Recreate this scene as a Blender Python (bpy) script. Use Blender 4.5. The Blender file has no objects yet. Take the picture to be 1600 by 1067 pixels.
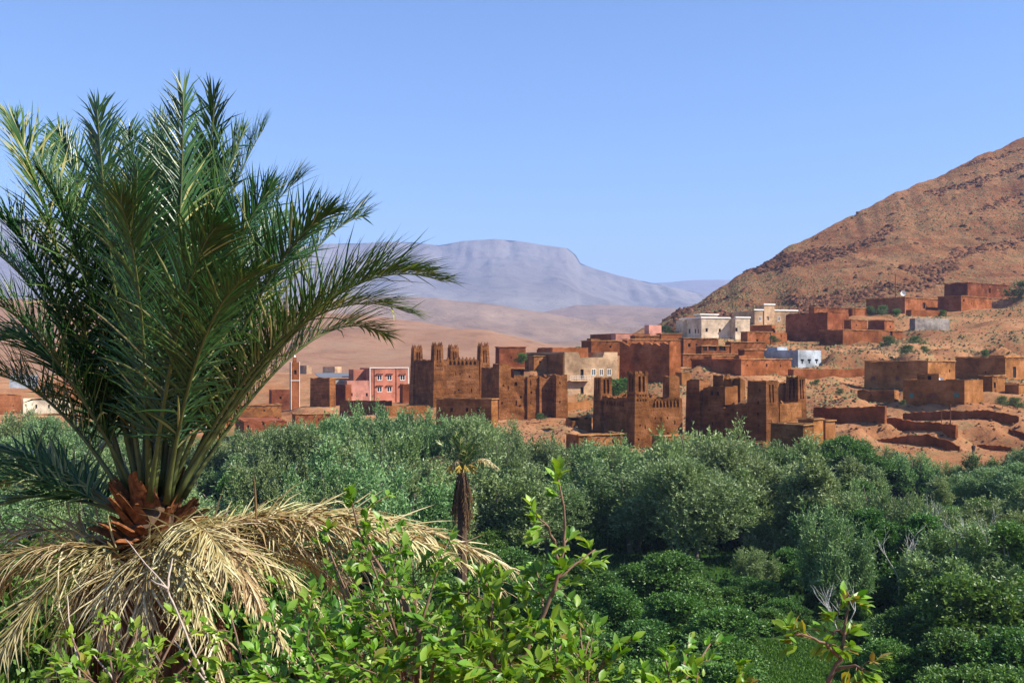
import bpy, bmesh, math, random
import numpy as np
from mathutils import Vector, Matrix, noise

SC = bpy.context.scene
COL = SC.collection
R_ = math.radians
random.seed(7)

# ------------------------------------------------------------------ camera
CAMZ = 18.0          # eye height above the valley floor
F = 1600.0           # focal length in photo pixels
HY = 560.0           # horizon row of the photograph
cam_d = bpy.data.cameras.new('camera')
cam = bpy.data.objects.new('camera', cam_d)
COL.objects.link(cam)
cam.location = (0, 0, CAMZ)
cam.rotation_euler = (R_(90), 0, 0)
cam_d.sensor_width = 36.0
cam_d.lens = 36.0
cam_d.shift_y = (HY - 533.5) / 1600.0
cam_d.clip_start = 0.05
cam_d.clip_end = 30000
SC.camera = cam

# ------------------------------------------------------------------ light
SUN_EL, SUN_AZ = R_(43), math.atan2(0.97, -0.24)      # azimuth clockwise from +Y
sdir = Vector((math.sin(SUN_AZ) * math.cos(SUN_EL), math.cos(SUN_AZ) * math.cos(SUN_EL), math.sin(SUN_EL)))
sun_d = bpy.data.lights.new('sun', 'SUN')
sun_d.energy = 5.0
sun_d.angle = R_(0.5)
sun_d.color = (1.0, 0.95, 0.87)
sun = bpy.data.objects.new('sun', sun_d)
COL.objects.link(sun)
sun.location = (200, -50, 300)
sun.rotation_euler = sdir.to_track_quat('Z', 'Y').to_euler()

world = bpy.data.worlds.new('World')
SC.world = world
world.use_nodes = True
wn = world.node_tree
bg = wn.nodes['Background']
sky = wn.nodes.new('ShaderNodeTexSky')
sky.sky_type = 'NISHITA'
sky.sun_disc = False
sky.sun_elevation = SUN_EL
sky.sun_rotation = SUN_AZ
sky.altitude = 0
sky.air_density = 1.0
sky.dust_density = 0.0
sky.ozone_density = 10.0
wn.links.new(sky.outputs[0], bg.inputs[0])
bg.inputs[1].default_value = 0.095
SC.view_settings.view_transform = 'Standard'
SC.view_settings.look = 'None'
SC.view_settings.gamma = 1.0
SC.view_settings.exposure = 1.08
SC.render.engine = 'CYCLES'
SC.cycles.use_denoising = True
SC.cycles.max_bounces = 6
SC.cycles.diffuse_bounces = 3
SC.cycles.glossy_bounces = 2
SC.cycles.transmission_bounces = 3
SC.cycles.transparent_max_bounces = 8
SC.cycles.volume_bounces = 0

# ------------------------------------------------------------------ helpers
def P(px, py, d):
    return Vector(((px - 800.0) / F * d, d, CAMZ + (HY - py) / F * d))

def smooth(a, b, x):
    t = np.clip((x - a) / (b - a), 0, 1)
    return t * t * (3 - 2 * t)

_rng = np.random.RandomState(3)
_perm = _rng.permutation(512)
def vnoise(x, y, seed=0):
    """value noise on arrays"""
    x = np.asarray(x, float); y = np.asarray(y, float)
    xi = np.floor(x).astype(int); yi = np.floor(y).astype(int)
    xf = x - xi; yf = y - yi
    u = xf * xf * (3 - 2 * xf); v = yf * yf * (3 - 2 * yf)
    def h(a, b):
        return _perm[(_perm[(a + seed * 17) & 511] + b) & 511] / 511.0
    return (h(xi, yi) * (1 - u) + h(xi + 1, yi) * u) * (1 - v) + (h(xi, yi + 1) * (1 - u) + h(xi + 1, yi + 1) * u) * v
def fbm(x, y, o=4, seed=0):
    s = 0; a = 0.5; t = 0
    for i in range(o):
        s = s + a * (vnoise(x, y, seed + i) * 2 - 1); t += a
        x = x * 2.03 + 11.3; y = y * 2.03 + 5.7; a *= 0.5
    return s / t

def np_mesh(name, V, Fc, mat=None, tint=None, smooth_shade=False):
    V = np.ascontiguousarray(V, dtype=np.float32).reshape(-1, 3)
    Fc = np.ascontiguousarray(Fc, dtype=np.int32)
    n, k = Fc.shape
    me = bpy.data.meshes.new(name)
    me.vertices.add(len(V)); me.vertices.foreach_set('co', V.ravel())
    me.loops.add(n * k); me.loops.foreach_set('vertex_index', Fc.ravel())
    me.polygons.add(n)
    me.polygons.foreach_set('loop_start', np.arange(n, dtype=np.int32) * k)
    try:
        me.polygons.foreach_set('loop_total', np.full(n, k, dtype=np.int32))
    except Exception:
        pass
    if smooth_shade:
        me.polygons.foreach_set('use_smooth', np.ones(n, dtype=bool))
    if tint is not None:
        at = me.attributes.new('tint', 'FLOAT', 'POINT')
        at.data.foreach_set('value', np.ascontiguousarray(tint, dtype=np.float32).ravel())
    me.update(calc_edges=True)
    if mat: me.materials.append(mat)
    return me

def link(name, me, parent=None, loc=None):
    o = bpy.data.objects.new(name, me)
    COL.objects.link(o)
    if parent is not None: o.parent = parent
    if loc is not None: o.location = loc
    return o

def tag(o, label=None, cat=None, group=None, kind=None):
    if label: o['label'] = label
    if cat: o['category'] = cat
    if group: o['group'] = group
    if kind: o['kind'] = kind
    return o

def empty(name, loc, rz=0.0):
    o = bpy.data.objects.new(name, None)
    COL.objects.link(o)
    o.location = loc; o.rotation_euler = (0, 0, rz)
    o.empty_display_size = 0.3
    return o

class MB:
    def __init__(s): s.v = []; s.f = []; s.t = []
    def add(s, vs, fs, tint=0.5):
        b = len(s.v); s.v += [tuple(p) for p in vs]; s.f += [tuple(i + b for i in f) for f in fs]; s.t += [tint] * len(vs)
    def box(s, x0, x1, y0, y1, z0, z1):
        s.add([(x0,y0,z0),(x1,y0,z0),(x1,y1,z0),(x0,y1,z0),(x0,y0,z1),(x1,y0,z1),(x1,y1,z1),(x0,y1,z1)],
              [(3,2,1,0),(4,5,6,7),(0,1,5,4),(1,2,6,5),(2,3,7,6),(3,0,4,7)])
    def tube(s, pts, rad, n=6, tint=0.5, cap=True):
        pts = [Vector(p) for p in pts]
        rings = []
        up = Vector((0.13, 0.27, 0.95))
        for i, p in enumerate(pts):
            t = (pts[min(i + 1, len(pts) - 1)] - pts[max(i - 1, 0)])
            if t.length < 1e-9: t = Vector((0, 0, 1))
            t.normalize()
            a = t.cross(up)
            if a.length < 0.05: a = t.cross(Vector((1, 0, 0)))
            a.normalize(); b = t.cross(a)
            r = rad[i] if hasattr(rad, '__len__') else rad
            rings.append([p + (a * math.cos(q) + b * math.sin(q)) * r for q in [2 * math.pi * j / n for j in range(n)]])
        vs = [p for rg in rings for p in rg]
        fs = []
        for i in range(len(pts) - 1):
            for j in range(n):
                fs.append((i*n+j, i*n+(j+1) % n, (i+1)*n+(j+1) % n, (i+1)*n+j))
        if cap:
            fs.append(tuple(range(n))[::-1]); fs.append(tuple((len(pts)-1)*n+j for j in range(n)))
        s.add(vs, fs, tint)
    def build(s, name, mat, parent=None, loc=None, sm=False):
        me = bpy.data.meshes.new(name)
        me.from_pydata(s.v, [], s.f)
        at = me.attributes.new('tint', 'FLOAT', 'POINT'); at.data.foreach_set('value', s.t)
        if sm: me.polygons.foreach_set('use_smooth', [True] * len(me.polygons))
        if mat: me.materials.append(mat)
        return link(name, me, parent, loc)

# ------------------------------------------------------------------ materials
def new_mat(name):
    m = bpy.data.materials.new(name); m.use_nodes = True
    nt = m.node_tree
    for n in list(nt.nodes): nt.nodes.remove(n)
    out = nt.nodes.new('ShaderNodeOutputMaterial')
    return m, nt, out
def N(nt, typ, **kw):
    n = nt.nodes.new(typ)
    for k, v in kw.items():
        if k.startswith('i_'):
            n.inputs[k[2:].replace('_', ' ')].default_value = v
        else:
            setattr(n, k, v)
    return n
def ramp(nt, stops, interp='LINEAR'):
    n = nt.nodes.new('ShaderNodeValToRGB')
    cr = n.color_ramp; cr.interpolation = interp
    while len(cr.elements) > 1: cr.elements.remove(cr.elements[0])
    cr.elements[0].position = stops[0][0]; cr.elements[0].color = (*stops[0][1], 1)
    for p, c in stops[1:]:
        e = cr.elements.new(p); e.color = (*c, 1)
    return n
def noise_n(nt, scale, detail=4, rough=0.55, vec=None, dist=0.0):
    n = nt.nodes.new('ShaderNodeTexNoise')
    n.inputs['Scale'].default_value = scale; n.inputs['Detail'].default_value = detail
    n.inputs['Roughness'].default_value = rough; n.inputs['Distortion'].default_value = dist
    if vec is not None: nt.links.new(vec, n.inputs['Vector'])
    return n
def mixc(nt, fac, a, b, typ='MIX'):
    n = nt.nodes.new('ShaderNodeMix'); n.data_type = 'RGBA'; n.blend_type = typ
    L = nt.links
    for s, v in ((n.inputs[0], fac), (n.inputs[6], a), (n.inputs[7], b)):
        if isinstance(v, bpy.types.NodeSocket): L.new(v, s)
        elif isinstance(v, (int, float)): s.default_value = v
        else: s.default_value = (*v, 1)
    return n.outputs[2]
def sc(c, k): return tuple(min(1, x * k) for x in c)

def mud_mat(name, col, scale=0.35, course=0.5, bump=0.5):
    """rammed earth / plaster: blotches, faint courses, pocks"""
    m, nt, out = new_mat(name); L = nt.links
    geo = N(nt, 'ShaderNodeNewGeometry')
    oi = N(nt, 'ShaderNodeObjectInfo')
    n1 = noise_n(nt, scale, 5, 0.6, geo.outputs['Position'])
    n2 = noise_n(nt, scale * 6, 6, 0.72, geo.outputs['Position'])
    r1 = ramp(nt, [(0.36, sc(col, 0.6)), (0.5, col), (0.64, tuple(min(1, c * 1.3 + 0.02) for c in col))])
    L.new(n1.outputs[0], r1.inputs[0])
    c = mixc(nt, 0.55, r1.outputs[0], (0.5, 0.5, 0.5), 'MIX')
    r2 = ramp(nt, [(0.3, (0.5, 0.47, 0.45)), (0.5, (0.95, 0.95, 0.95)), (0.72, (1.0, 1.0, 1.0))])
    L.new(n2.outputs[0], r2.inputs[0])
    c = mixc(nt, 0.8, r1.outputs[0], r2.outputs[0], 'MULTIPLY')
    # vertical run-off streaks
    mp = N(nt, 'ShaderNodeMapping'); mp.inputs['Scale'].default_value = (0.8, 0.8, 0.16)
    L.new(geo.outputs['Position'], mp.inputs[0])
    n3 = noise_n(nt, 1.0, 4, 0.6, mp.outputs[0])
    r3 = ramp(nt, [(0.35, (0.72, 0.7, 0.68)), (0.6, (1, 1, 1))]); L.new(n3.outputs[0], r3.inputs[0])
    c = mixc(nt, 0.3, c, r3.outputs[0], 'MULTIPLY')
    # courses of rammed earth
    mp2 = N(nt, 'ShaderNodeMapping'); mp2.inputs['Scale'].default_value = (0.25, 0.25, 2.2)
    L.new(geo.outputs['Position'], mp2.inputs[0])
    n4 = noise_n(nt, 1.0, 2, 0.5, mp2.outputs[0])
    r4 = ramp(nt, [(0.42, (0.72, 0.7, 0.68)), (0.5, (1, 1, 1))]); L.new(n4.outputs[0], r4.inputs[0])
    c = mixc(nt, course, c, r4.outputs[0], 'MULTIPLY')
    hs = N(nt, 'ShaderNodeHueSaturation')
    ma = N(nt, 'ShaderNodeMapRange'); ma.inputs[3].default_value = 0.86; ma.inputs[4].default_value = 1.16
    L.new(oi.outputs['Random'], ma.inputs[0]); L.new(ma.outputs[0], hs.inputs['Value']); L.new(c, hs.inputs['Color'])
    b = N(nt, 'ShaderNodeBsdfPrincipled'); b.inputs['Roughness'].default_value = 0.95
    b.inputs['Specular IOR Level'].default_value = 0.1
    L.new(hs.outputs[0], b.inputs['Base Color'])
    nb = noise_n(nt, 3.5, 6, 0.7, geo.outputs['Position'])
    bp = N(nt, 'ShaderNodeBump'); bp.inputs['Strength'].default_value = bump; bp.inputs['Distance'].default_value = 0.25
    L.new(nb.outputs[0], bp.inputs['Height']); L.new(bp.outputs[0], b.inputs['Normal'])
    L.new(b.outputs[0], out.inputs[0])
    return m

def plain_mat(name, col, rough=0.8, var=0.2, scale=2.0, metallic=0.0, spec=0.2):
    m, nt, out = new_mat(name); L = nt.links
    geo = N(nt, 'ShaderNodeNewGeometry')
    n1 = noise_n(nt, scale, 4, 0.6, geo.outputs['Position'])
    r1 = ramp(nt, [(0.3, sc(col, 1 - var)), (0.7, sc(col, 1 + var * 0.5))]); L.new(n1.outputs[0], r1.inputs[0])
    b = N(nt, 'ShaderNodeBsdfPrincipled'); b.inputs['Roughness'].default_value = rough
    b.inputs['Metallic'].default_value = metallic; b.inputs['Specular IOR Level'].default_value = spec
    L.new(r1.outputs[0], b.inputs['Base Color']); L.new(b.outputs[0], out.inputs[0])
    return m

def leaf_mat(name, stops, rough=0.5, spec=0.4, trans=0.25, obj_var=0.12, tcol=None):
    """colour from the per-leaf 'tint' attribute plus a small shift per object"""
    m, nt, out = new_mat(name); L = nt.links
    at = N(nt, 'ShaderNodeAttribute'); at.attribute_name = 'tint'
    oi = N(nt, 'ShaderNodeObjectInfo')
    rp = ramp(nt, stops); L.new(at.outputs['Fac'], rp.inputs[0])
    hs = N(nt, 'ShaderNodeHueSaturation')
    ma = N(nt, 'ShaderNodeMapRange'); ma.inputs[3].default_value = 1 - obj_var; ma.inputs[4].default_value = 1 + obj_var
    mh = N(nt, 'ShaderNodeMapRange'); mh.inputs[3].default_value = 0.5 - obj_var * 0.12; mh.inputs[4].default_value = 0.5 + obj_var * 0.12
    wn_ = N(nt, 'ShaderNodeTexWhiteNoise'); wn_.noise_dimensions = '1D'
    L.new(oi.outputs['Random'], ma.inputs[0]); L.new(oi.outputs['Random'], wn_.inputs['W'])
    L.new(wn_.outputs['Value'], mh.inputs[0])
    L.new(ma.outputs[0], hs.inputs['Value']); L.new(mh.outputs[0], hs.inputs['Hue']); L.new(rp.outputs[0], hs.inputs['Color'])
    b = N(nt, 'ShaderNodeBsdfPrincipled'); b.inputs['Roughness'].default_value = rough
    b.inputs['Specular IOR Level'].default_value = spec
    L.new(hs.outputs[0], b.inputs['Base Color'])
    tr = N(nt, 'ShaderNodeBsdfTranslucent')
    tc = mixc(nt, 1.0, hs.outputs[0], tcol or (1.0, 1.05, 0.45), 'MULTIPLY')
    L.new(tc, tr.inputs[0])
    mx = N(nt, 'ShaderNodeMixShader'); mx.inputs[0].default_value = trans
    L.new(b.outputs[0], mx.inputs[1]); L.new(tr.outputs[0], mx.inputs[2]); L.new(mx.outputs[0], out.inputs[0])
    return m

def terrain_mat(name, cols, scale, veg=None, vegscale=0.2, vegamt=0.5, bump=0.6, bdist=1.0, fine=1.0, grass=False, strata=None):
    m, nt, out = new_mat(name); L = nt.links
    geo = N(nt, 'ShaderNodeNewGeometry'); pos = geo.outputs['Position']
    n1 = noise_n(nt, scale, 6, 0.6, pos, 0.4)
    r1 = ramp(nt, [(0.3, cols[0]), (0.48, cols[1]), (0.7, cols[2])]); L.new(n1.outputs[0], r1.inputs[0])
    n2 = noise_n(nt, fine, 5, 0.7, pos)
    r2 = ramp(nt, [(0.3, (0.55, 0.53, 0.52)), (0.5, (1, 1, 1)), (0.75, (1, 1, 1))]); L.new(n2.outputs[0], r2.inputs[0])
    c = mixc(nt, 0.7, r1.outputs[0], r2.outputs[0], 'MULTIPLY')
    if veg:
        n3 = noise_n(nt, vegscale, 6, 0.75, pos)
        r3 = ramp(nt, [(0.5, (0, 0, 0)), (0.6, (1, 1, 1))]); L.new(n3.outputs[0], r3.inputs[0])
        mm = N(nt, 'ShaderNodeMath', operation='MULTIPLY'); mm.inputs[1].default_value = vegamt
        L.new(r3.outputs[0], mm.inputs[0])
        c = mixc(nt, mm.outputs[0], c, veg)
    if strata:
        ms = N(nt, 'ShaderNodeMapping'); ms.inputs['Rotation'].default_value = (0, 0.32, 0.25); ms.inputs['Scale'].default_value = (0.006, 0.012, 0.11)
        L.new(pos, ms.inputs[0]); ns = noise_n(nt, 1.0, 6, 0.62, ms.outputs[0], 0.8)
        rs_ = ramp(nt, [(0.40, (0, 0, 0)), (0.44, (1, 1, 1)), (0.47, (0, 0, 0)), (0.57, (0, 0, 0)), (0.61, (0.9, 0.9, 0.9)), (0.66, (0.1, 0.1, 0.1))]); L.new(ns.outputs[0], rs_.inputs[0])
        mq = N(nt, 'ShaderNodeMath', operation='MULTIPLY'); mq.inputs[1].default_value = 0.28; L.new(rs_.outputs[0], mq.inputs[0])
        c = mixc(nt, mq.outputs[0], c, strata)
    if grass:
        sx = N(nt, 'ShaderNodeSeparateXYZ'); L.new(pos, sx.inputs[0])
        n5 = noise_n(nt, 0.08, 4, 0.6, pos)
        ad = N(nt, 'ShaderNodeMath', operation='MULTIPLY_ADD'); ad.inputs[1].default_value = -5.0
        L.new(n5.outputs[0], ad.inputs[0]); L.new(sx.outputs[2], ad.inputs[2])
        mr = N(nt, 'ShaderNodeMapRange'); mr.inputs[1].default_value = -1.2; mr.inputs[2].default_value = 0.6
        mr.inputs[3].default_value = 1.0; mr.inputs[4].default_value = 0.0
        L.new(ad.outputs[0], mr.inputs[0])
        gy = N(nt, 'ShaderNodeMapRange'); gy.inputs[1].default_value = 8.0; gy.inputs[2].default_value = 30.0
        n6 = noise_n(nt, 0.6, 5, 0.7, pos)
        r6 = ramp(nt, [(0.3, (0.015, 0.03, 0.008)), (0.55, (0.03, 0.075, 0.015)), (0.8, (0.07, 0.1, 0.03))]); L.new(n6.outputs[0], r6.inputs[0])
        c = mixc(nt, mr.outputs[0], c, r6.outputs[0])
    b = N(nt, 'ShaderNodeBsdfPrincipled'); b.inputs['Roughness'].default_value = 0.95
    b.inputs['Specular IOR Level'].default_value = 0.05
    L.new(c, b.inputs['Base Color'])
    nb = noise_n(nt, fine * 0.8, 8, 0.7, pos)
    bp = N(nt, 'ShaderNodeBump'); bp.inputs['Strength'].default_value = bump; bp.inputs['Distance'].default_value = bdist
    L.new(nb.outputs[0], bp.inputs['Height']); L.new(bp.outputs[0], b.inputs['Normal'])
    L.new(b.outputs[0], out.inputs[0])
    return m

M = {}
M['kasbah'] = mud_mat('kasbah_earth', (0.228, 0.083, 0.021), 0.4, 0.8, 1.0)
M['kasbah2'] = mud_mat('old_kasbah_earth', (0.258, 0.101, 0.026), 0.4, 0.7, 0.8)
M['mud'] = mud_mat('red_earth_plaster', (0.241, 0.074, 0.019), 0.25, 0.4, 0.5)
M['mud2'] = mud_mat('ochre_earth_plaster', (0.304, 0.121, 0.033), 0.25, 0.35, 0.5)
M['mudred'] = mud_mat('dark_red_earth', (0.199, 0.054, 0.015), 0.3, 0.3, 0.4)
M['beige'] = mud_mat('beige_render', (0.492, 0.312, 0.172), 0.2, 0.25, 0.25)
M['cream'] = mud_mat('cream_render', (0.680, 0.510, 0.348), 0.15, 0.12, 0.15)
M['rim'] = mud_mat('dry_earth_rim', (0.403, 0.195, 0.067), 0.4, 0.2, 0.4)
M['white'] = plain_mat('white_paint', (0.84, 0.79, 0.68), 0.6, 0.08)
M['pink'] = mud_mat('pink_paint', (0.496, 0.180, 0.108), 0.1, 0.08, 0.1)
M['palepink'] = mud_mat('pale_pink_paint', (0.528, 0.232, 0.160), 0.1, 0.08, 0.1)
M['blue'] = mud_mat('pale_blue_paint', (0.33, 0.355, 0.375), 0.2, 0.1, 0.1)
M['grey'] = mud_mat('concrete_block', (0.336, 0.288, 0.240), 0.4, 0.4, 0.3)
M['dark'] = plain_mat('painted_dark_interior', (0.018, 0.014, 0.012), 0.9, 0.2)  # near-black colour stands for the shade inside openings
M['glass'] = plain_mat('window_glass', (0.05, 0.06, 0.07), 0.1, 0.1, spec=0.6)
M['shutter'] = plain_mat('green_shutter', (0.10, 0.17, 0.13), 0.6, 0.15)
M['brownshut'] = plain_mat('brown_shutter', (0.16, 0.06, 0.03), 0.6, 0.15)
M['wood'] = plain_mat('old_wood', (0.16, 0.09, 0.05), 0.85, 0.35)
M['rust'] = plain_mat('rusty_steel', (0.14, 0.05, 0.025), 0.8, 0.3)
M['metal'] = plain_mat('grey_sheet', (0.13, 0.13, 0.135), 0.45, 0.15)
M['ground'] = terrain_mat('ochre_ground', [(0.195, 0.078, 0.033), (0.296, 0.129, 0.055), (0.421, 0.218, 0.105)], 0.06,
                          veg=(0.16, 0.14, 0.06), vegscale=0.25, vegamt=0.55, fine=0.9, bump=0.7, bdist=0.5, grass=True)
M['hill'] = terrain_mat('stony_hill', [(0.155, 0.058, 0.026), (0.255, 0.102, 0.043), (0.33, 0.165, 0.075)], 0.03,
                        veg=(0.16, 0.11, 0.05), vegscale=0.12, vegamt=0.6, fine=0.35, bump=1.0, bdist=3.0, strata=(0.40, 0.24, 0.125))
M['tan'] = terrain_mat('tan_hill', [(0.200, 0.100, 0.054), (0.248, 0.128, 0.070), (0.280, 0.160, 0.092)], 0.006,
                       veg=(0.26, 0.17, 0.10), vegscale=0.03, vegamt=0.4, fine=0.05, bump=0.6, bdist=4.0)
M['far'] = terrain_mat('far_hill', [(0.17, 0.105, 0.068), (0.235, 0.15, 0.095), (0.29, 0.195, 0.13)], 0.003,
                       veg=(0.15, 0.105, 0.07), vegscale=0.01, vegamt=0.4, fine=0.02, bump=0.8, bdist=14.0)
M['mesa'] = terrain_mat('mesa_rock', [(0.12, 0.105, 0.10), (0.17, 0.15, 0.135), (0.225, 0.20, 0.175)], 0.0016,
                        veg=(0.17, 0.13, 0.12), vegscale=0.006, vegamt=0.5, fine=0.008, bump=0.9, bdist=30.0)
M['field'] = terrain_mat('alfalfa', [(0.03, 0.12, 0.02), (0.045, 0.16, 0.03), (0.06, 0.19, 0.04)], 0.3, fine=4.0, bump=0.8, bdist=0.15)
M['scrub'] = leaf_mat('dry_scrub', [(0, (0.085, 0.08, 0.03)), (0.5, (0.14, 0.115, 0.05)), (1, (0.22, 0.155, 0.075))], 0.8, 0.1, 0.1)
M['rock'] = mud_mat('hill_rock', (0.17, 0.072, 0.036), 0.3, 0.2, 0.9)
M['bark'] = plain_mat('grey_bark', (0.20, 0.16, 0.12), 0.9, 0.4, 6.0)
M['palebark'] = plain_mat('pale_poplar_bark', (0.55, 0.52, 0.45), 0.8, 0.3, 3.0)
M['twig'] = plain_mat('brown_twig', (0.20, 0.12, 0.075), 0.75, 0.35, 20.0)
M['baretwig'] = plain_mat('pale_bare_twig', (0.46, 0.37, 0.29), 0.8, 0.3, 20.0)
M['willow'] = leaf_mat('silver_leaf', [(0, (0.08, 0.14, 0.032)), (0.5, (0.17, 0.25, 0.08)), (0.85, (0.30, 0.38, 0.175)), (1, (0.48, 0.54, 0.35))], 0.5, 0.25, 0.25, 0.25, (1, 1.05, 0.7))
M['green'] = leaf_mat('green_leaf', [(0, (0.035, 0.09, 0.012)), (0.5, (0.08, 0.17, 0.024)), (1, (0.15, 0.26, 0.05))], 0.45, 0.4, 0.25, 0.15)
M['lime'] = leaf_mat('fresh_green_leaf', [(0, (0.045, 0.11, 0.015)), (0.5, (0.075, 0.17, 0.025)), (1, (0.13, 0.22, 0.05))], 0.45, 0.4, 0.3, 0.12)
M['bushleaf'] = leaf_mat('dusty_bush_leaf', [(0, (0.06, 0.09, 0.03)), (0.5, (0.10, 0.15, 0.05)), (1, (0.2, 0.24, 0.1))], 0.6, 0.2, 0.2, 0.25)
M['shrub'] = leaf_mat('shrub_leaf', [(0, (0.06, 0.15, 0.012)), (0.45, (0.16, 0.30, 0.022)), (0.85, (0.28, 0.42, 0.05)), (0.95, (0.34, 0.45, 0.07)), (1, (0.34, 0.16, 0.03))], 0.4, 0.4, 0.42, 0.18)
M['frond'] = leaf_mat('palm_leaflet', [(0, (0.009, 0.038, 0.009)), (0.45, (0.023, 0.084, 0.015)), (0.8, (0.095, 0.16, 0.03)), (1, (0.48, 0.43, 0.16))], 0.38, 0.55, 0.16, 0.1, (0.7, 1.0, 0.35))
M['dead'] = leaf_mat('dead_palm_leaflet', [(0, (0.11, 0.065, 0.025)), (0.45, (0.38, 0.295, 0.12)), (1, (0.70, 0.62, 0.37))], 0.55, 0.3, 0.2, 0.22, (1, 0.85, 0.5))
M['deaddark'] = leaf_mat('old_palm_thatch', [(0, (0.05, 0.025, 0.012)), (0.5, (0.13, 0.065, 0.028)), (1, (0.26, 0.14, 0.06))], 0.7, 0.1, 0.1, 0.15, (1, 0.85, 0.5))
M['rachis'] = plain_mat('palm_rachis', (0.095, 0.115, 0.03), 0.5, 0.3, 6.0, spec=0.4)
M['deadrachis'] = plain_mat('dead_palm_rachis', (0.38, 0.24, 0.09), 0.6, 0.3, 6.0)
M['boot'] = plain_mat('palm_leaf_base', (0.22, 0.08, 0.026), 0.75, 0.7, 22.0)
M['ptrunk'] = plain_mat('palm_trunk', (0.10, 0.06, 0.035), 0.9, 0.5, 9.0)
M['dates'] = plain_mat('date_stalk', (0.40, 0.27, 0.04), 0.6, 0.3, 12.0)

# ------------------------------------------------------------------ buildings
UNIT = None
def unit_cube():
    global UNIT
    if UNIT is None:
        mb = MB(); mb.box(-0.5, 0.5, -0.5, 0.5, -0.5, 0.5)
        o = mb.build('unit', None); UNIT = o.data
        bpy.data.objects.remove(o)
    return UNIT
UC = {}
def cube_part(name, parent, x0, x1, y0, y1, z0, z1, mat):
    """a small box part on shared mesh data"""
    if mat not in UC:
        me = unit_cube().copy(); me.materials.clear(); me.materials.append(M[mat]); UC[mat] = me
    o = link(name, UC[mat], parent)
    o.location = ((x0 + x1) / 2, (y0 + y1) / 2, (z0 + z1) / 2)
    o.scale = (x1 - x0, y1 - y0, z1 - z0)
    return o

CTRL = []      # ground control points (x, y, z)

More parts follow.
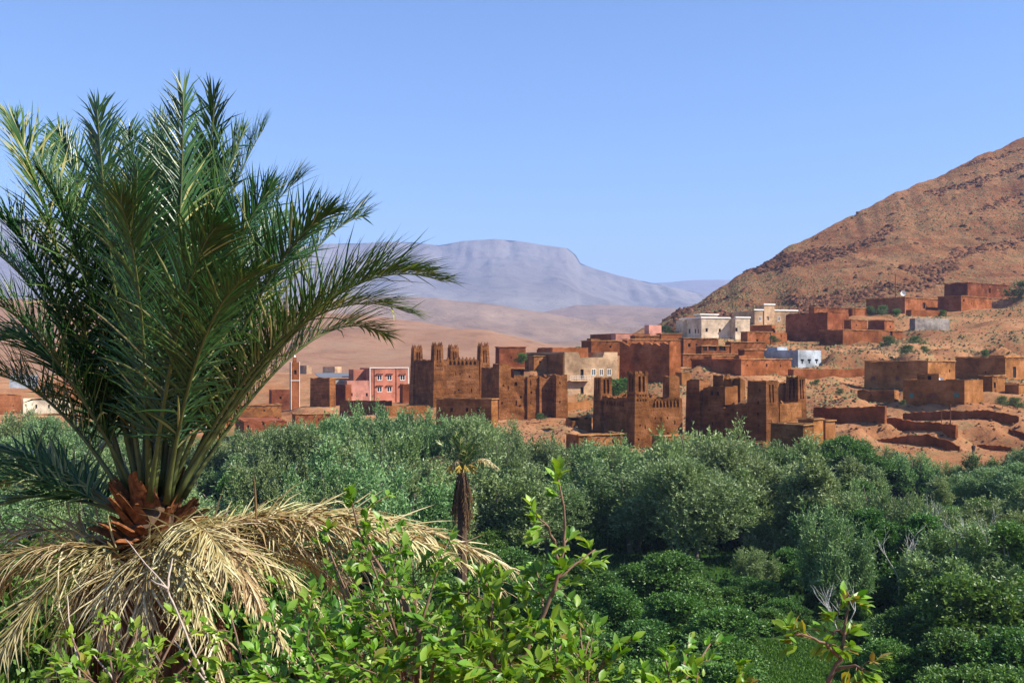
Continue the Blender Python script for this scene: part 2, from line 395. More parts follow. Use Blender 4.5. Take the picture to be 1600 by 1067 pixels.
def block(parent, name, x0, y0, z0, lx, ly, h, mat, openR=(), openL=(), batter=0.0, parapet=0.45, thick=0.4,
          erode=0.0, rough=0.05, seed=0, sink=2.5, seg=1.1, roof=True, cut=None):
    """earth block in the house's own axes: right face on y=y0, left face on x=x0.
    openings: (a0, a1, b0, b1, kind[, depth]) in metres from the near corner and above z0."""
    mb = MB()
    top = z0 + h
    def inset(z): return batter * max(0.0, (z - z0 + sink)) 
    def corner(ix, iy, z):
        i = inset(z)
        return Vector((x0 + i if ix == 0 else x0 + lx - i, y0 + i if iy == 0 else y0 + ly - i, z))
    sides = [((0,0),(1,0),Vector((0,-1,0)),openR,'R'), ((1,0),(1,1),Vector((1,0,0)),(),'E'),
             ((1,1),(0,1),Vector((0,1,0)),(),'B'), ((0,0),(0,1),Vector((-1,0,0)),openL,'L')]
    def ez(p):
        """how far the top is worn down at p"""
        if cut is not None:
            c = cut(p.x - x0, p.y - y0)
        else: c = 0.0
        if erode > 0:
            q = Vector((p.x * 0.9 + seed * 3.1, p.y * 0.9, seed))
            c += erode * max(0.0, (noise.noise(q) * 0.7 + noise.noise(q * 2.7) * 0.45 + 0.45))
            c += erode * 0.25 * random.random()
        return c
    rims = []
    for (a, b, nrm, ops, key) in sides:
        L0 = lx if key in 'RB' else ly
        us = [0.0, L0]; vs = [-sink, h]
        for o in ops: us += [o[0], o[1]]; vs += [o[2], o[3]]
        nseg = max(1, int(round(L0 / seg)))
        us += [L0 * i / nseg for i in range(1, nseg)]
        nv = max(1, int(round(h / 1.6)))
        vs += [h * i / nv for i in range(0, nv)]
        def clean(l, keep):
            l = sorted(l); r = [l[0]]
            for q in l[1:]:
                if q - r[-1] > 0.04: r.append(q)
                elif q in keep: r[-1] = q
            return r
        kp = {0.0, L0, h, -sink}
        for o in ops: kp |= {o[0], o[1], o[2], o[3]}
        us = clean(us, kp); vs = clean(vs, kp)
        nu, nvv = len(us), len(vs)
        pts = []
        for j, v in enumerate(vs):
            for i, u in enumerate(us):
                z = z0 + v
                A = corner(*a, z); B = corner(*b, z)
                p = A.lerp(B, u / L0)
                k = rough if (0 < i < nu - 1) else rough * 0.0
                if k: p = p + nrm * (noise.noise(Vector((p.x * 0.7 + seed, p.y * 0.7, p.z * 0.7))) * k * 2)
                if j == nvv - 1: p.z -= ez(p)
                elif v > h - 1.5: p.z -= ez(p) * 0.5 * 0
                pts.append(p)
        def inside(u, v):
            for o in ops:
                if o[0] - 1e-4 < u < o[1] + 1e-4 and o[2] - 1e-4 < v < o[3] + 1e-4: return o
            return None
        vbase = len(mb.v)
        mb.add(pts, [])
        cell = {}
        for j in range(nvv - 1):
            for i in range(nu - 1):
                o = inside((us[i] + us[i+1]) / 2, (vs[j] + vs[j+1]) / 2)
                cell[(i, j)] = o
                q = (vbase + j*nu+i, vbase + j*nu+i+1, vbase + (j+1)*nu+i+1, vbase + (j+1)*nu+i)
                if o is None: mb.f.append(q)
        for (i, j), o in cell.items():
            if o is None: continue
            dep = o[5] if len(o) > 5 else 0.3
            c4 = [pts[j*nu+i], pts[j*nu+i+1], pts[(j+1)*nu+i+1], pts[(j+1)*nu+i]]
            bk = [p - nrm * dep for p in c4]
            mb.add(bk, [(0, 1, 2, 3)])
            for (di, dj, e0, e1) in ((-1,0,3,0),(1,0,1,2),(0,-1,0,1),(0,1,2,3)):
                if cell.get((i+di, j+dj), None) is None:
                    mb.add([c4[e0], c4[e1], bk[e1], bk[e0]], [(0,1,2,3)])
        rim = [pts[(nvv-1)*nu+i] for i in range(nu)]
        if key == 'L': pass
        rims.append((rim, nrm, key))
        # shutters and glass; elsewhere a near-black pane paints in the unlit interior
        for o in ops:
            kind = o[4]
            if kind == 'n': continue
            dep = (o[5] if len(o) > 5 else 0.3)
            zc0, zc1 = z0 + o[2], z0 + o[3]
            iw = inset((zc0 + zc1) / 2)
            nm = {'w': 'window', 'f': 'window', 's': 'window', 'b': 'window', 'd': 'door', 't': 'window'}[kind]
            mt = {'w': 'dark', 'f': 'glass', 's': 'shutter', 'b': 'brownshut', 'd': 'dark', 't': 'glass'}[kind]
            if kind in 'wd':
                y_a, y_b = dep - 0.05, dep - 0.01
            else:
                y_a, y_b = dep * 0.5 - 0.03, dep * 0.5 + 0.03
            if key == 'R':
                w = cube_part(nm, parent, x0+o[0], x0+o[1], y0+iw+y_a, y0+iw+y_b, zc0, zc1, mt)
            else:
                w = cube_part(nm, parent, x0+iw+y_a, x0+iw+y_b, y0+o[0], y0+o[1], zc0, zc1, mt)
            if kind in 'ft':
                fr = MB(); t = 0.10; pj = 0.04
                W0, W1 = o[0], o[1]
                rects = [(W0-t, W0, o[2]-t, o[3]+t), (W1, W1+t, o[2]-t, o[3]+t), (W0, W1, o[3], o[3]+t), (W0-t*0.6, W1+t*0.6, o[2]-t*1.3, o[2]),
                         ((W0+W1)/2-0.05, (W0+W1)/2+0.05, o[2], o[3])]
                for (q0, q1, s0, s1) in rects:
                    if key == 'R': fr.box(x0+q0, x0+q1, y0+iw-pj, y0+iw+dep*0.5, z0+s0, z0+s1)
                    else: fr.box(x0+iw-pj, x0+iw+dep*0.5, y0+q0, y0+q1, z0+s0, z0+s1)
                fo = fr.build('window_frame', M['white'], parent)
                fo.parent = w
                fo.matrix_parent_inverse = (Matrix.Translation(w.location) @ Matrix.Diagonal((*w.scale, 1))).inverted()
    # rim, inner parapet faces and roof
    it = inset(top) + thick
    roof_z = top - parapet
    for rim, nrm, key in rims:
        inner = []
        for p in rim:
            q = p.copy()
            q.x = min(max(q.x, x0 + it), x0 + lx - it); q.y = min(max(q.y, y0 + it), y0 + ly - it)
            inner.append(q)
        n = len(rim)
        low = [Vector((q.x, q.y, min(roof_z, q.z - 0.02))) for q in inner]
        mb.add(rim + inner + low, [(i, i+1, n+i+1, n+i) for i in range(n-1)] + [(n+i, n+i+1, 2*n+i+1, 2*n+i) for i in range(n-1)])
    if roof and lx > 2 * it and ly > 2 * it:
        mb.add([(x0+it, y0+it, roof_z), (x0+lx-it, y0+it, roof_z), (x0+lx-it, y0+ly-it, roof_z), (x0+it, y0+ly-it, roof_z)], [(0,1,2,3)])
    return mb.build(name, M[mat], parent)

class House:
    """placed by the near vertical corner; right face runs away to the right, left face away to the left"""
    def __init__(s, name, label, cat, xc, yb, d, th, group=None):
        s.C = P(xc, yb, d); s.th = R_(th); s.d = d
        s.c, s.s = math.cos(s.th), math.sin(s.th)
        s.o = empty(name, s.C, s.th)
        tag(s.o, label, cat, group)
    def w(s, x, y): return (s.C.x + s.c * x - s.s * y, s.C.y + s.s * x + s.c * y)
    def u(s, px, y=0.0):
        k = (px - 800.0) / F; X, Y = s.w(0, y)
        return (k * Y - X) / (s.c - k * s.s)
    def v(s, px, x=0.0):
        k = (px - 800.0) / F; X, Y = s.w(x, 0)
        return (X - k * Y) / (s.s + k * s.c)
    def z(s, py, x=0.0, y=0.0):
        return CAMZ + (HY - py) / F * s.w(x, y)[1] - s.C.z
    def oR(s, px0, py0, px1, py1, kind, y=0.0, x0=0.0, z0=0.0, dep=0.3):
        a, b = s.u(px0, y), s.u(px1, y)
        return (a - x0, b - x0, s.z(py1, (a+b)/2, y) - z0, s.z(py0, (a+b)/2, y) - z0, kind, dep)
    def oL(s, px0, py0, px1, py1, kind, x=0.0, y0=0.0, z0=0.0, dep=0.3):
        a, b = s.v(px1, x), s.v(px0, x)
        return (a - y0, b - y0, s.z(py1, x, (a+b)/2) - z0, s.z(py0, x, (a+b)/2) - z0, kind, dep)
    def ctrl(s, lx, ly, z=0.0):
        for (x, y) in ((0,0),(lx,0),(0,ly),(lx,ly),(lx/2,0),(0,ly/2)):
            X, Y = s.w(x, y); CTRL.append((X, Y, s.C.z + z))

def edge_slab(h, x0, y0, lx, ly, z, over=0.18, t=0.16, mat='mud2'):
    """thin overhanging roof edge, slightly uneven"""
    mb = MB()
    def strip(xa, xb, ya, yb):
        n = max(1, int(max(xb - xa, yb - ya) / 1.3))
        for i in range(n):
            a, b = i / n, (i + 1) / n
            dz = random.uniform(-0.05, 0.04); dv = random.uniform(-0.04, 0.06)
            if xb - xa > yb - ya: mb.box(xa+(xb-xa)*a, xa+(xb-xa)*b - 0.004, ya-dv, yb, z-t+dz, z+dz)
            else: mb.box(xa-dv, xb, ya+(yb-ya)*a, ya+(yb-ya)*b - 0.004, z-t+dz, z+dz)
    strip(x0-over, x0+lx+over, y0-over, y0+0.25)
    strip(x0-over, x0+0.25, y0+0.26, y0+ly+over)
    strip(x0+lx-0.25, x0+lx+over, y0+0.26, y0+ly+over)
    return mb.build('roof_edge', M[mat], h.o)

_hs = [0]
def simple_house(name, label, cat, xl, xc, xr, yt, yb, d, th, mat='mud', R=(), L=(), erode=0.22, slab=True, parapet=0.35,
                 batter=0.01, group=None, maxl=14, slabmat=None, beams=0, minl=2.5, rough=0.06, cut=None):
    h = House(name, label, cat, xc, yb, d, th, group)
    lx = max(minl, min(h.u(xr), 60)); ly = max(minl, min(h.v(xl), maxl)) if xl is not None else 6.0
    H = h.z(yt)
    _hs[0] += 1
    Rm = [h.oR(*o) for o in R]; Lm = [h.oL(*o) for o in L]
    rr = random.Random(_hs[0] * 13 + 5)
    if mat in ('mud', 'mud2', 'mudred', 'kasbah2') and H > 2.6 and cat in ('house', 'ruin'):
        if not Rm and lx > 4:
            for k in range(max(1, int(lx / 5))):
                c = lx * (k + rr.uniform(.3, .7)) / max(1, int(lx / 5)); zz = H * rr.uniform(.45, .62); w_ = rr.choice([.16, .22, .3])
                Rm.append((c - w_, c + w_, zz, zz + w_ * rr.uniform(1.6, 2.6), 'w', 0.3))
        if not Lm and ly > 4 and rr.random() < .7:
            c = ly * rr.uniform(.3, .7); zz = H * rr.uniform(.45, .62); w_ = rr.choice([.16, .22])
            Lm.append((c - w_, c + w_, zz, zz + w_ * 2, 'w', 0.3))
    block(h.o, 'wall', 0, 0, 0, lx, ly, H, mat, Rm, Lm, batter, parapet, 0.35, erode,
          rough, _hs[0], cut=cut)
    if slab:
        i = batter * (H + 2.5)
        edge_slab(h, i, i, lx - 2*i, ly - 2*i, H + 0.10, mat=slabmat or mat)
    if slab and not beams and lx > 5 and H > 2.6 and rr.random() < .6: beams = int(lx / 1.6)
    if slab and lx > 6 and ly > 5 and rr.random() < .55:
        wx, wy = lx * rr.uniform(.2, .38), ly * rr.uniform(.25, .45)
        block(h.o, 'roof_room', lx * rr.uniform(.08, .5), ly * rr.uniform(.3, .5), H - parapet, wx, wy, rr.uniform(.8, 1.5), mat, (), (), .01, .2, .2, .2, .05, _hs[0] + 200, sink=0)
    for k in range(beams):
        x = lx * (k + 0.6 + random.uniform(-0.2, 0.2)) / beams
        mb = MB(); mb.tube([(x, 0.2, H - 0.45), (x, -0.45 - 0.2 * (k % 2), H - 0.5)], 0.07, 5); mb.build('roof_beam', M['wood'], h.o)
    h.ctrl(lx, ly)
    h.lx, h.ly, h.H = lx, ly, H
    return h

def merlon(h, x, y, z, w=0.45, t=0.4, hh=0.8, mat='kasbah2', steps=2):
    mb = MB()
    for k in range(steps):
        f = 1 - k / steps * 0.75
        mb.box(x - w*f/2, x + w*f/2, y - t*f/2, y + t*f/2, z + hh*k/steps, z + hh*(k+1)/steps - 0.0)
    mb.box(x - w*0.12, x + w*0.12, y - t*0.12, y + t*0.12, z + hh, z + hh*1.3)
    return mb.build('merlon', M[mat], h.o)

def tower(h, x, y, lx, ly, z0, H, mat='kasbah', horns=True, slits=2, batter=0.035, erode=0.3, seed=1, slith=(0.72, 0.93), rows=2, hornh=0.9, extraR=(), extraL=()):
    oR = list(extraR); oL = list(extraL)
    sk = 2.5
    i0 = batter * (H + sk)
    for face, Lf in (('R', lx), ('L', ly)):
        ops = oR if face == 'R' else oL
        if slits:
            w = (Lf - 2 * i0) / (slits * 2 + 1)
            # openings are given on the un-battered face; the taper only narrows them slightly
            for k in range(slits):
                c = Lf / 2 + (k - (slits - 1) / 2) * w * 2.0
                ops.append((c - w*0.55, c + w*0.55, H*slith[0], H*slith[1], 'n', 0.45))
            for r in range(rows):
                zz = H * slith[0] - 0.75 - r * 0.75
                for k in range(4):
                    c = Lf * (0.2 + 0.2 * k)
                    ops.append((c - 0.14, c + 0.14, zz, zz + 0.32, 'n', 0.25))
    o = block(h.o, 'tower', x, y, z0, lx, ly, H, mat, oR, oL, batter, 0.8, 0.38, erode, 0.05, seed)
    if horns:
        i = i0 + 0.26
        for (cx, cy) in ((x+i, y+i), (x+lx-i, y+i), (x+i, y+ly-i), (x+lx-i, y+ly-i)):
            merlon(h, cx, cy, z0 + H - 0.35, 0.55, 0.5, hornh, mat)
        for (cx, cy) in ((x+lx/2, y+i), (x+i, y+ly/2), (x+lx/2, y+ly-i), (x+lx-i, y+ly/2)):
            merlon(h, cx, cy, z0 + H - 0.35, 0.42, 0.4, hornh*0.75, mat)
    return o

def niches(a0, a1, b0, b1, n, dep=0.35):
    """a row of small pointed-arch niches"""
    ops = []; st = (a1 - a0) / n
    for k in range(n):
        c = a0 + st * (k + 0.5); w = st * 0.30
        ops.append((c - w, c + w, b0, b0 + (b1-b0)*0.72, 'n', dep))
        ops.append((c - w*0.55, c + w*0.55, b0 + (b1-b0)*0.72, b1, 'n', dep))
    return ops

def pocks(n, a0, a1, b0, b1, seed, s=0.16):
    rr = random.Random(seed); ops = []; 
    for k in range(n * 4):
        c, z = rr.uniform(a0, a1), rr.uniform(b0, b1)
        if any(abs(c - (o[0]+o[1])/2) < 0.8 and abs(z - (o[2]+o[3])/2) < 0.9 for o in ops): continue
        w, hh = rr.choice([(s, s), (s, s*1.2), (s*0.7, s*2.2)])
        ops.append((c - w, c + w, z - hh, z + hh, 'w', 0.35))
        if len(ops) >= n: break
    return ops

# --- first kasbah, four horned towers
h = House('kasbah', 'tall brown kasbah with four horned towers beside the pink house', 'kasbah', 677, 636, 212, 24)
tw = 2.95
LW, RW = h.v(640), h.u(749)
topz = h.z(533)
block(h.o, 'wall', 0.25, 0.25, 0, RW, LW - 0.6, h.z(561, RW/2), 'kasbah',
      openR=pocks(9, tw + 0.6, RW - 1, 1.0, h.z(561, RW/2) - 2.6, 4) + niches(tw + 0.2, RW - 0.6, h.z(561, RW/2) - 1.25, h.z(561, RW/2) - 0.35, 7),
      openL=pocks(4, tw + 0.6, LW - tw - 1.2, 2, 7, 5) + niches(tw + 0.5, LW - tw - 1.2, h.z(561, RW/2) - 1.25, h.z(561, RW/2) - 0.35, 6),
      batter=0.012, parapet=1.0, erode=0.3, seed=11)
for k in range(8):
    merlon(h, tw + 0.5 + k * (RW - tw - 0.6) / 8, 0.65, h.z(561, RW/2) - 0.3, 0.5, 0.4, 0.6, 'kasbah')
tower(h, -0.15, -0.15, tw, tw, 0, topz - 0.9, 'kasbah', True, 2, seed=12, erode=0.25)
tower(h, -0.3, LW - tw, tw, tw, 0, h.z(538, 0, LW) - 0.9, 'kasbah', True, 2, seed=13, erode=0.25)
tower(h, RW + 0.45 - tw + 3.0, 1.2, tw, tw, 0, h.z(534, RW + 1, 1) - 0.9, 'kasbah', True, 2, seed=14, erode=0.25)
tower(h, RW - tw + 0.9, LW - tw, tw, tw, 0, h.z(537, RW, LW) - 0.9, 'kasbah', True, 2, seed=15, erode=0.25)
h.ctrl(RW, LW)

# --- ruined kasbah block in front of it
h = House('kasbah', 'ruined roofless kasbah block with square corner buttresses above the rubble bank', 'kasbah', 779, 655, 196, 24)
RW, LW = h.u(882), h.v(749)
zt = h.z(586, 6)
e1 = h.u(801)
block(h.o, 'tower', 0, 0, 0, e1, e1 + 0.8, h.z(567), 'kasbah', pocks(3, 0.6, e1 - 0.6, 3, h.z(567) - 1.5, 3, 0.18), (), 0.022, 1.0, 0.5, 0.35, 0.08, 21)
block(h.o, 'wall', 0.5, 0.45, 0, RW - 0.5, LW - 0.6, zt, 'kasbah',
      openR=pocks(8, e1 + 0.2, RW - 4.0, 1.5, zt - 3.0, 9, 0.2) + [h.oR(825, 594, 830, 602, 'w', 0.45, 0.5), h.oR(804, 597, 808, 603, 'w', 0.45, 0.5)],
      batter=0.01, parapet=2.2, thick=0.55, erode=0.8, rough=0.12, seed=22, seg=.7)
block(h.o, 'wall', 0.35, e1 + 0.9, 0, 1.2, LW - e1 - 0.9, h.z(573, 0, 5), 'kasbah', (), (), 0.006, 0.5, 0.3, 0.35, 0.07, 28)
for px, wd, yt, sd in ((824, 0.7, 588, 23), (843, 0.55, 586, 26)):
    x = h.u(px); block(h.o, 'buttress', x, 0.05, 0, wd, 1.2, h.z(yt, x), 'kasbah', (), (), 0.006, 0.2, 0.2, 0.3, 0.04, sd)
x = h.u(863)
block(h.o, 'tower', x, -1.6, 0, RW - x, 3.6, h.z(584, x), 'kasbah', pocks(2, 0.6, 1.8, 3, 7, 8, 0.18), (), 0.012, 0.8, 0.4, 0.35, 0.07, 24)
block(h.o, 'upper_room', 3.9, 1.6, h.z(590, 5), h.u(822) - 3.9, 3.0, 1.9, 'kasbah', [h.oR(803, 577, 819, 586, 'd', 1.6, 3.9, h.z(590, 5))], (), 0.01, 0.3, 0.3, 0.3, 0.08, 25)
h.ctrl(RW, LW, -0.3)

simple_house('mud_house', 'low flat-roofed mud house with small windows in front of the horned kasbah', 'house', 681, 768, 772, 624, 668, 180, 62,
             'kasbah2', L=[(703, 637, 707, 643, 'w'), (727, 637, 731, 643, 'w'), (745, 637, 749, 643, 'w')], slab=True, maxl=16, slabmat='rim')

# --- beige house with the balcony
h = House('beige_house', 'beige two-storey house with balcony and three white windows behind the kasbahs', 'house', 882, 619, 222, 24)
RW, LW = h.u(965), h.v(822); zt = h.z(550, 4)
f1 = h.z(594, 4)
x1, x2 = h.u(904), h.u(942)
block(h.o, 'wall', 0, 0, 0, RW, LW, zt, 'beige',
      openR=[h.oR(925, 577, 930.5, 586, 'f'), h.oR(937, 577, 942, 586, 'f'), h.oR(949, 577, 954.5, 586, 'f'), h.oR(907, 577, 912, 592, 'd'),
             h.oR(907, 605, 912, 618, 'd')], openL=(), batter=0.002, parapet=1.3, thick=0.25, erode=0.0, rough=0.02, seed=31,
      cut=lambda x, y: 1.15 if (x1 < x < x2 and y < 1) else 0.0)
mb = MB(); bx0, bx1 = h.u(888), h.u(919)
mb.box(bx0, bx1, -1.1, 0, f1 - 0.2, f1); mb.build('balcony', M['beige'], h.o)
mb = MB()
for k in range(13):
    x = bx0 + (bx1 - bx0) * k / 12; mb.tube([(x, -1.05, f1), (x, -1.05, f1 + 1.0)], 0.025, 4)
mb.tube([(bx0, -1.05, f1 + 1.0), (bx1, -1.05, f1 + 1.0)], 0.035, 4); mb.tube([(bx0, -1.05, f1 + 0.5), (bx1, -1.05, f1 + 0.5)], 0.03, 4)
mb.build('railing', M['white'], h.o)
block(h.o, 'side_wall', -0.3, 0.12, 0, 0.28, LW, zt - 0.3, 'kasbah2', (), (), 0.0, 0.05, 0.1, 0.2, 0.03, 34)
block(h.o, 'roof_room', 2.5, LW*0.55, zt - 1, RW - 4, LW*0.4, 2.2, 'mud', (), (), 0.01, 0.3, 0.3, 0.25, 0.06, 33, sink=0.4)
h.ctrl(RW, LW)

# --- second kasbah in the middle
h = House('kasbah', 'dark brown kasbah with arched niches and a tall slit tower, village centre', 'kasbah', 992, 699, 165, 24)
LW, RW = h.v(926), h.u(1069)
mt = h.u(1017)
zt = h.z(620, 5)
tower(h, -0.2, -0.2, mt, mt, 0, h.z(582), 'kasbah', False, 2, 0.022, 0.35, 41, (0.74, 0.95), 2,
      extraR=pocks(3, 0.7, mt - 0.7, 1.2, 5.5, 3, 0.14))
for (cx, cy) in ((0.35, 0.35), (mt - 0.75, 0.35), (0.35, mt - 0.75), (mt - 0.75, mt - 0.75)):
    merlon(h, cx, cy, h.z(582) - 0.4, 0.6, 0.6, 0.55, 'kasbah', 1)
block(h.o, 'wall', 0.3, 0.3, 0, RW - 0.3, LW - 0.8, zt, 'kasbah',
      openR=niches(mt + 0.15, RW - 0.8, zt - 1.75, zt - 0.65, 8) + pocks(6, mt + 0.4, RW - 0.8, 0.8, zt - 2.6, 17, 0.15),
      openL=niches(mt + 0.8, LW - 4.2, zt - 1.7, zt - 0.8, 7) + pocks(5, mt + 0.6, LW - 4, 1.5, zt - 2.8, 19, 0.13),
      batter=0.012, parapet=1.2, thick=0.45, erode=0.55, rough=0.1, seed=42, seg=.8)
tower(h, -0.3, LW - 3.2, 2.7, 2.9, 0, h.z(588, 0, LW - 3.2), 'kasbah', False, 2, 0.02, 0.4, 43, (0.74, 0.95), 1)
tower(h, RW - 1.9, 1.6, 2.3, 2.3, 0, h.z(585, RW, 2), 'kasbah', False, 0, 0.012, 0.5, 44)
block(h.o, 'inner_wall', 2.5, LW * 0.5, 0, RW - 3.2, LW * 0.35, zt + 0.7, 'kasbah2', (), (), 0.01, 1.0, 0.5, 1.3, 0.1, 45)
h.ctrl(RW, LW, -0.4)

# --- third kasbah, most ruined
h = House('kasbah', 'ruined kasbah with broken towers and shadowed wall, right of the arched-niche kasbah', 'kasbah', 1197, 692, 160, 38)
LW, RW = h.v(1072), h.u(1252)
zt = h.z(627, 0, 5); gz = h.z(593)
tower(h, -0.25, -0.25, 3.4, 4.1, 0, gz, 'kasbah', False, 0, 0.02, 0.45, 51,
      extraL=[(1.4, 1.75, 2.5, 2.9, 'w'), (1.5, 1.85, 4.3, 4.7, 'w'), (1.5, 1.85, 6.0, 6.5, 'w'), (1.2, 1.55, 8.0, 8.4, 'w')],
      extraR=[(0.9, 1.25, gz - 3.6, gz - 0.8, 'n', 0.4), (1.75, 2.1, gz - 3.6, gz - 0.8, 'n', 0.4), (1.2, 1.5, 3.0, 3.4, 'w')])
block(h.o, 'wall', 0.25, 0.25, 0, RW, LW - 1.0, zt, 'kasbah',
      openL=pocks(10, 4.3, LW - 4.5, 1.5, zt - 1.5, 23, 0.16), openR=pocks(5, 3.6, RW - 0.8, 2.2, zt - 1.0, 25, 0.16),
      batter=0.01, parapet=2.4, thick=0.5, erode=1.2, rough=0.12, seed=52, seg=.7)
ya, yb_ = h.v(1131), h.v(1104)
block(h.o, 'wall_room', 0.3, ya, zt - 0.2, 3.2, yb_ - ya, h.z(603, 0, ya) - zt + 0.2, 'kasbah', (),
      [h.oL(1119, 612, 1123, 618, 'w', 0.3, ya, zt - 0.2), h.oL(1110, 612, 1114, 618, 'w', 0.3, ya, zt - 0.2)], 0.01, 0.4, 0.35, 0.2, 0.05, 53, sink=0.5)
yc = h.v(1091)
block(h.o, 'wall_stub', 0.35, yc - 2.2, zt - 0.2, 1.3, 1.5, h.z(602, 0, yc) - zt + 0.2, 'kasbah', (), (), 0.01, 0.3, 0.25, 0.5, 0.05, 54, sink=0.5)
tower(h, -0.35, LW - 3.3, 3.1, 3.3, 0, h.z(591, 0, LW - 3), 'kasbah', False, 0, 0.018, 0.6, 55)
# broken inner towers
for (px, yt, yy, w_, l_, sd, mm) in ((1143, 588, 10.5, 1.5, 1.8, 56, 'kasbah2'), (1157, 587, 9.0, 1.4, 1.6, 57, 'kasbah2'), (1212, 594, 6.2, 4.2, 1.6, 58, 'mud2'), (1130, 583, 12.0, 2.0, 2.4, 64, 'kasbah2')):
    x = h.u(px, yy); block(h.o, 'broken_tower', x, yy, 0, w_, l_, h.z(yt, x, yy), mm, (), (), 0.008, 0.5, 0.35, 0.8, 0.07, sd)
yy = 2.8; x = h.u(1257, yy) ; x = min(x, 12)
tower(h, x, yy, 2.6, 3.0, 0, h.z(586, x, yy), 'kasbah', False, 2, 0.025, 0.5, 59, (0.62, 0.93), 0)
block(h.o, 'yard_wall', 3.6, 0.1, 0, RW - 3.2, 0.8, h.z(627, 6), 'kasbah2', (), (), 0.01, 0.1, 0.2, 0.45, 0.06, 60)
for k in range(7):   # charred roof beams left across the ruin
    mb = MB(); xx = 1.2 + random.uniform(0, 5); y0_ = 4.6 + random.uniform(0, 6)
    mb.tube([(xx, y0_, zt - random.uniform(0.2, 1.2)), (xx + random.uniform(1, 2.5), y0_ + random.uniform(-1.5, 1.5), zt + random.uniform(-1.5, 1.5))], 0.09, 6)
    mb.build('beam', M['wood'], h.o)
h.ctrl(RW, LW, -0.4)

# small front houses at the river edge
SH = simple_house
SH('mud_house', 'small mud house with flat roof at the foot of the niche kasbah', 'house', 884, 904, 974, 680, 708, 155, 24, 'mud2', R=[(957, 686, 960, 692, 'w')], slabmat='rim')
SH('mud_ruin', 'small roofless ruin with a bright window hole below the middle kasbah', 'ruin', 1018, 1042, 1084, 679, 716, 152, 24, 'mud2', slab=False, erode=0.8, L=[(1028, 682, 1031, 687, 'w')])
SH('mud_house', 'tall narrow mud house in front of the ruined kasbah, right side lit', 'house', 1203, 1255, 1273, 664, 737, 143, 38, 'kasbah2',
   L=[(1217, 694, 1224, 702, 'w')], R=[(1264, 691, 1267, 698, 'w')], slabmat='rim', maxl=9)
SH('mud_house', 'upper flat-roofed block just behind the tall narrow mud house', 'house', 1246, 1271, 1287, 655, 700, 149, 38, 'mud2', slabmat='rim', maxl=5)
SH('mud_house', 'small pale mud hut at the right end below the ruined kasbah', 'house', 1284, 1290, 1304, 658, 690, 153, 38, 'mud2', slabmat='rim', maxl=3)
SH('mud_wall', 'low dark mud enclosure under the shadowed kasbah wall', 'wall', 1110, 1192, 1200, 690, 716, 150, 50, 'kasbah2', slab=False, erode=0.4, maxl=12)
SH('mud_ruin', 'open ruined enclosure left of the niche kasbah', 'ruin', 890, 894, 925, 650, 680, 176, 24, 'kasbah2', slab=False, erode=0.9)

# --- pink house
h = House('pink_house', 'pink three-storey house with white trim and white-framed windows', 'house', 578, 630, 264, 25)
RW = h.u(638); zt = h.z(575); LW = 9.0
ops = []
for px in (593, 608.5, 629):
    for py in (590, 608): ops.append(h.oR(px - 3.4, py - 3.6, px + 3.4, py + 3.6, 'f'))
block(h.o, 'wall', 0, 0, 0, RW, LW, zt, 'pink', ops, (), 0.0, 0.8, 0.25, 0.0, 0.0, 71)
cube_part('cornice', h.o, -0.12, RW + 0.12, -0.14, 0.22, zt - 0.02, zt + 0.16, 'white')
cube_part('trim', h.o, -0.06, 0.1, -0.07, -0.003, -1, zt - 0.03, 'white')
cube_part('trim', h.o, RW - 0.1, RW + 0.06, -0.07, -0.003, -1, zt - 0.03, 'white')
for px in (585, 619):
    x = h.u(px); cube_part('drainpipe', h.o, x - 0.06, x + 0.06, -0.14, -0.01, 0, zt - 0.1, 'mudred')
for o in ops:
    cube_part('window_hood', h.o, o[0] - 0.3, o[1] + 0.3, -0.35, -0.005, o[3] + 0.2, o[3] + 0.42, 'mudred')
block(h.o, 'stair_block', -3.2, 4.0, 0, 3.18, 4.5, zt - 0.4, 'pink', (), (), 0.0, 0.3, 0.2, 0.0, 0.0, 72)
h.ctrl(RW, LW)
SH('salmon_house', 'plain salmon house adjoining the left of the pink house', 'house', 538, 542, 577, 595, 628, 255, 25, 'palepink', R=[(548, 614, 551, 619, 'w'), (572, 614, 575, 619, 'w')], slab=False, erode=0)
SH('red_house', 'dark red house with a grey roof left of the salmon house', 'house', 513, 540, 543, 601, 634, 250, 62, 'mudred', slab=False, erode=0.0)
SH('brown_house', 'dark brown crumbling house beside the minaret', 'house', 484, 515, 519, 589, 638, 246, 62, 'kasbah', slab=False, erode=0.5)
h = House('shed', 'grey sheet-roofed shed behind the dark red house', 'shed', 500, 600, 268, 25)
block(h.o, 'wall', 0, 0, -3, h.u(556), 4, h.z(592) + 3, 'grey', (), (), 0, 0.2, 0.2, 0, 0)
mb = MB(); L_ = h.u(556); mb.add([(-0.4, -0.5, h.z(589)), (L_ + 0.4, -0.5, h.z(589)), (L_ + 0.4, 4.4, h.z(583)), (-0.4, 4.4, h.z(583))] + [(-0.4, -0.5, h.z(589) - .12), (L_ + 0.4, -0.5, h.z(589) - .12), (L_ + 0.4, 4.4, h.z(583) - .12), (-0.4, 4.4, h.z(583) - .12)],
      [(0,1,2,3), (7,6,5,4), (0,4,5,1), (1,5,6,2), (2,6,7,3), (3,7,4,0)]); mb.build('roof', M['metal'], h.o)
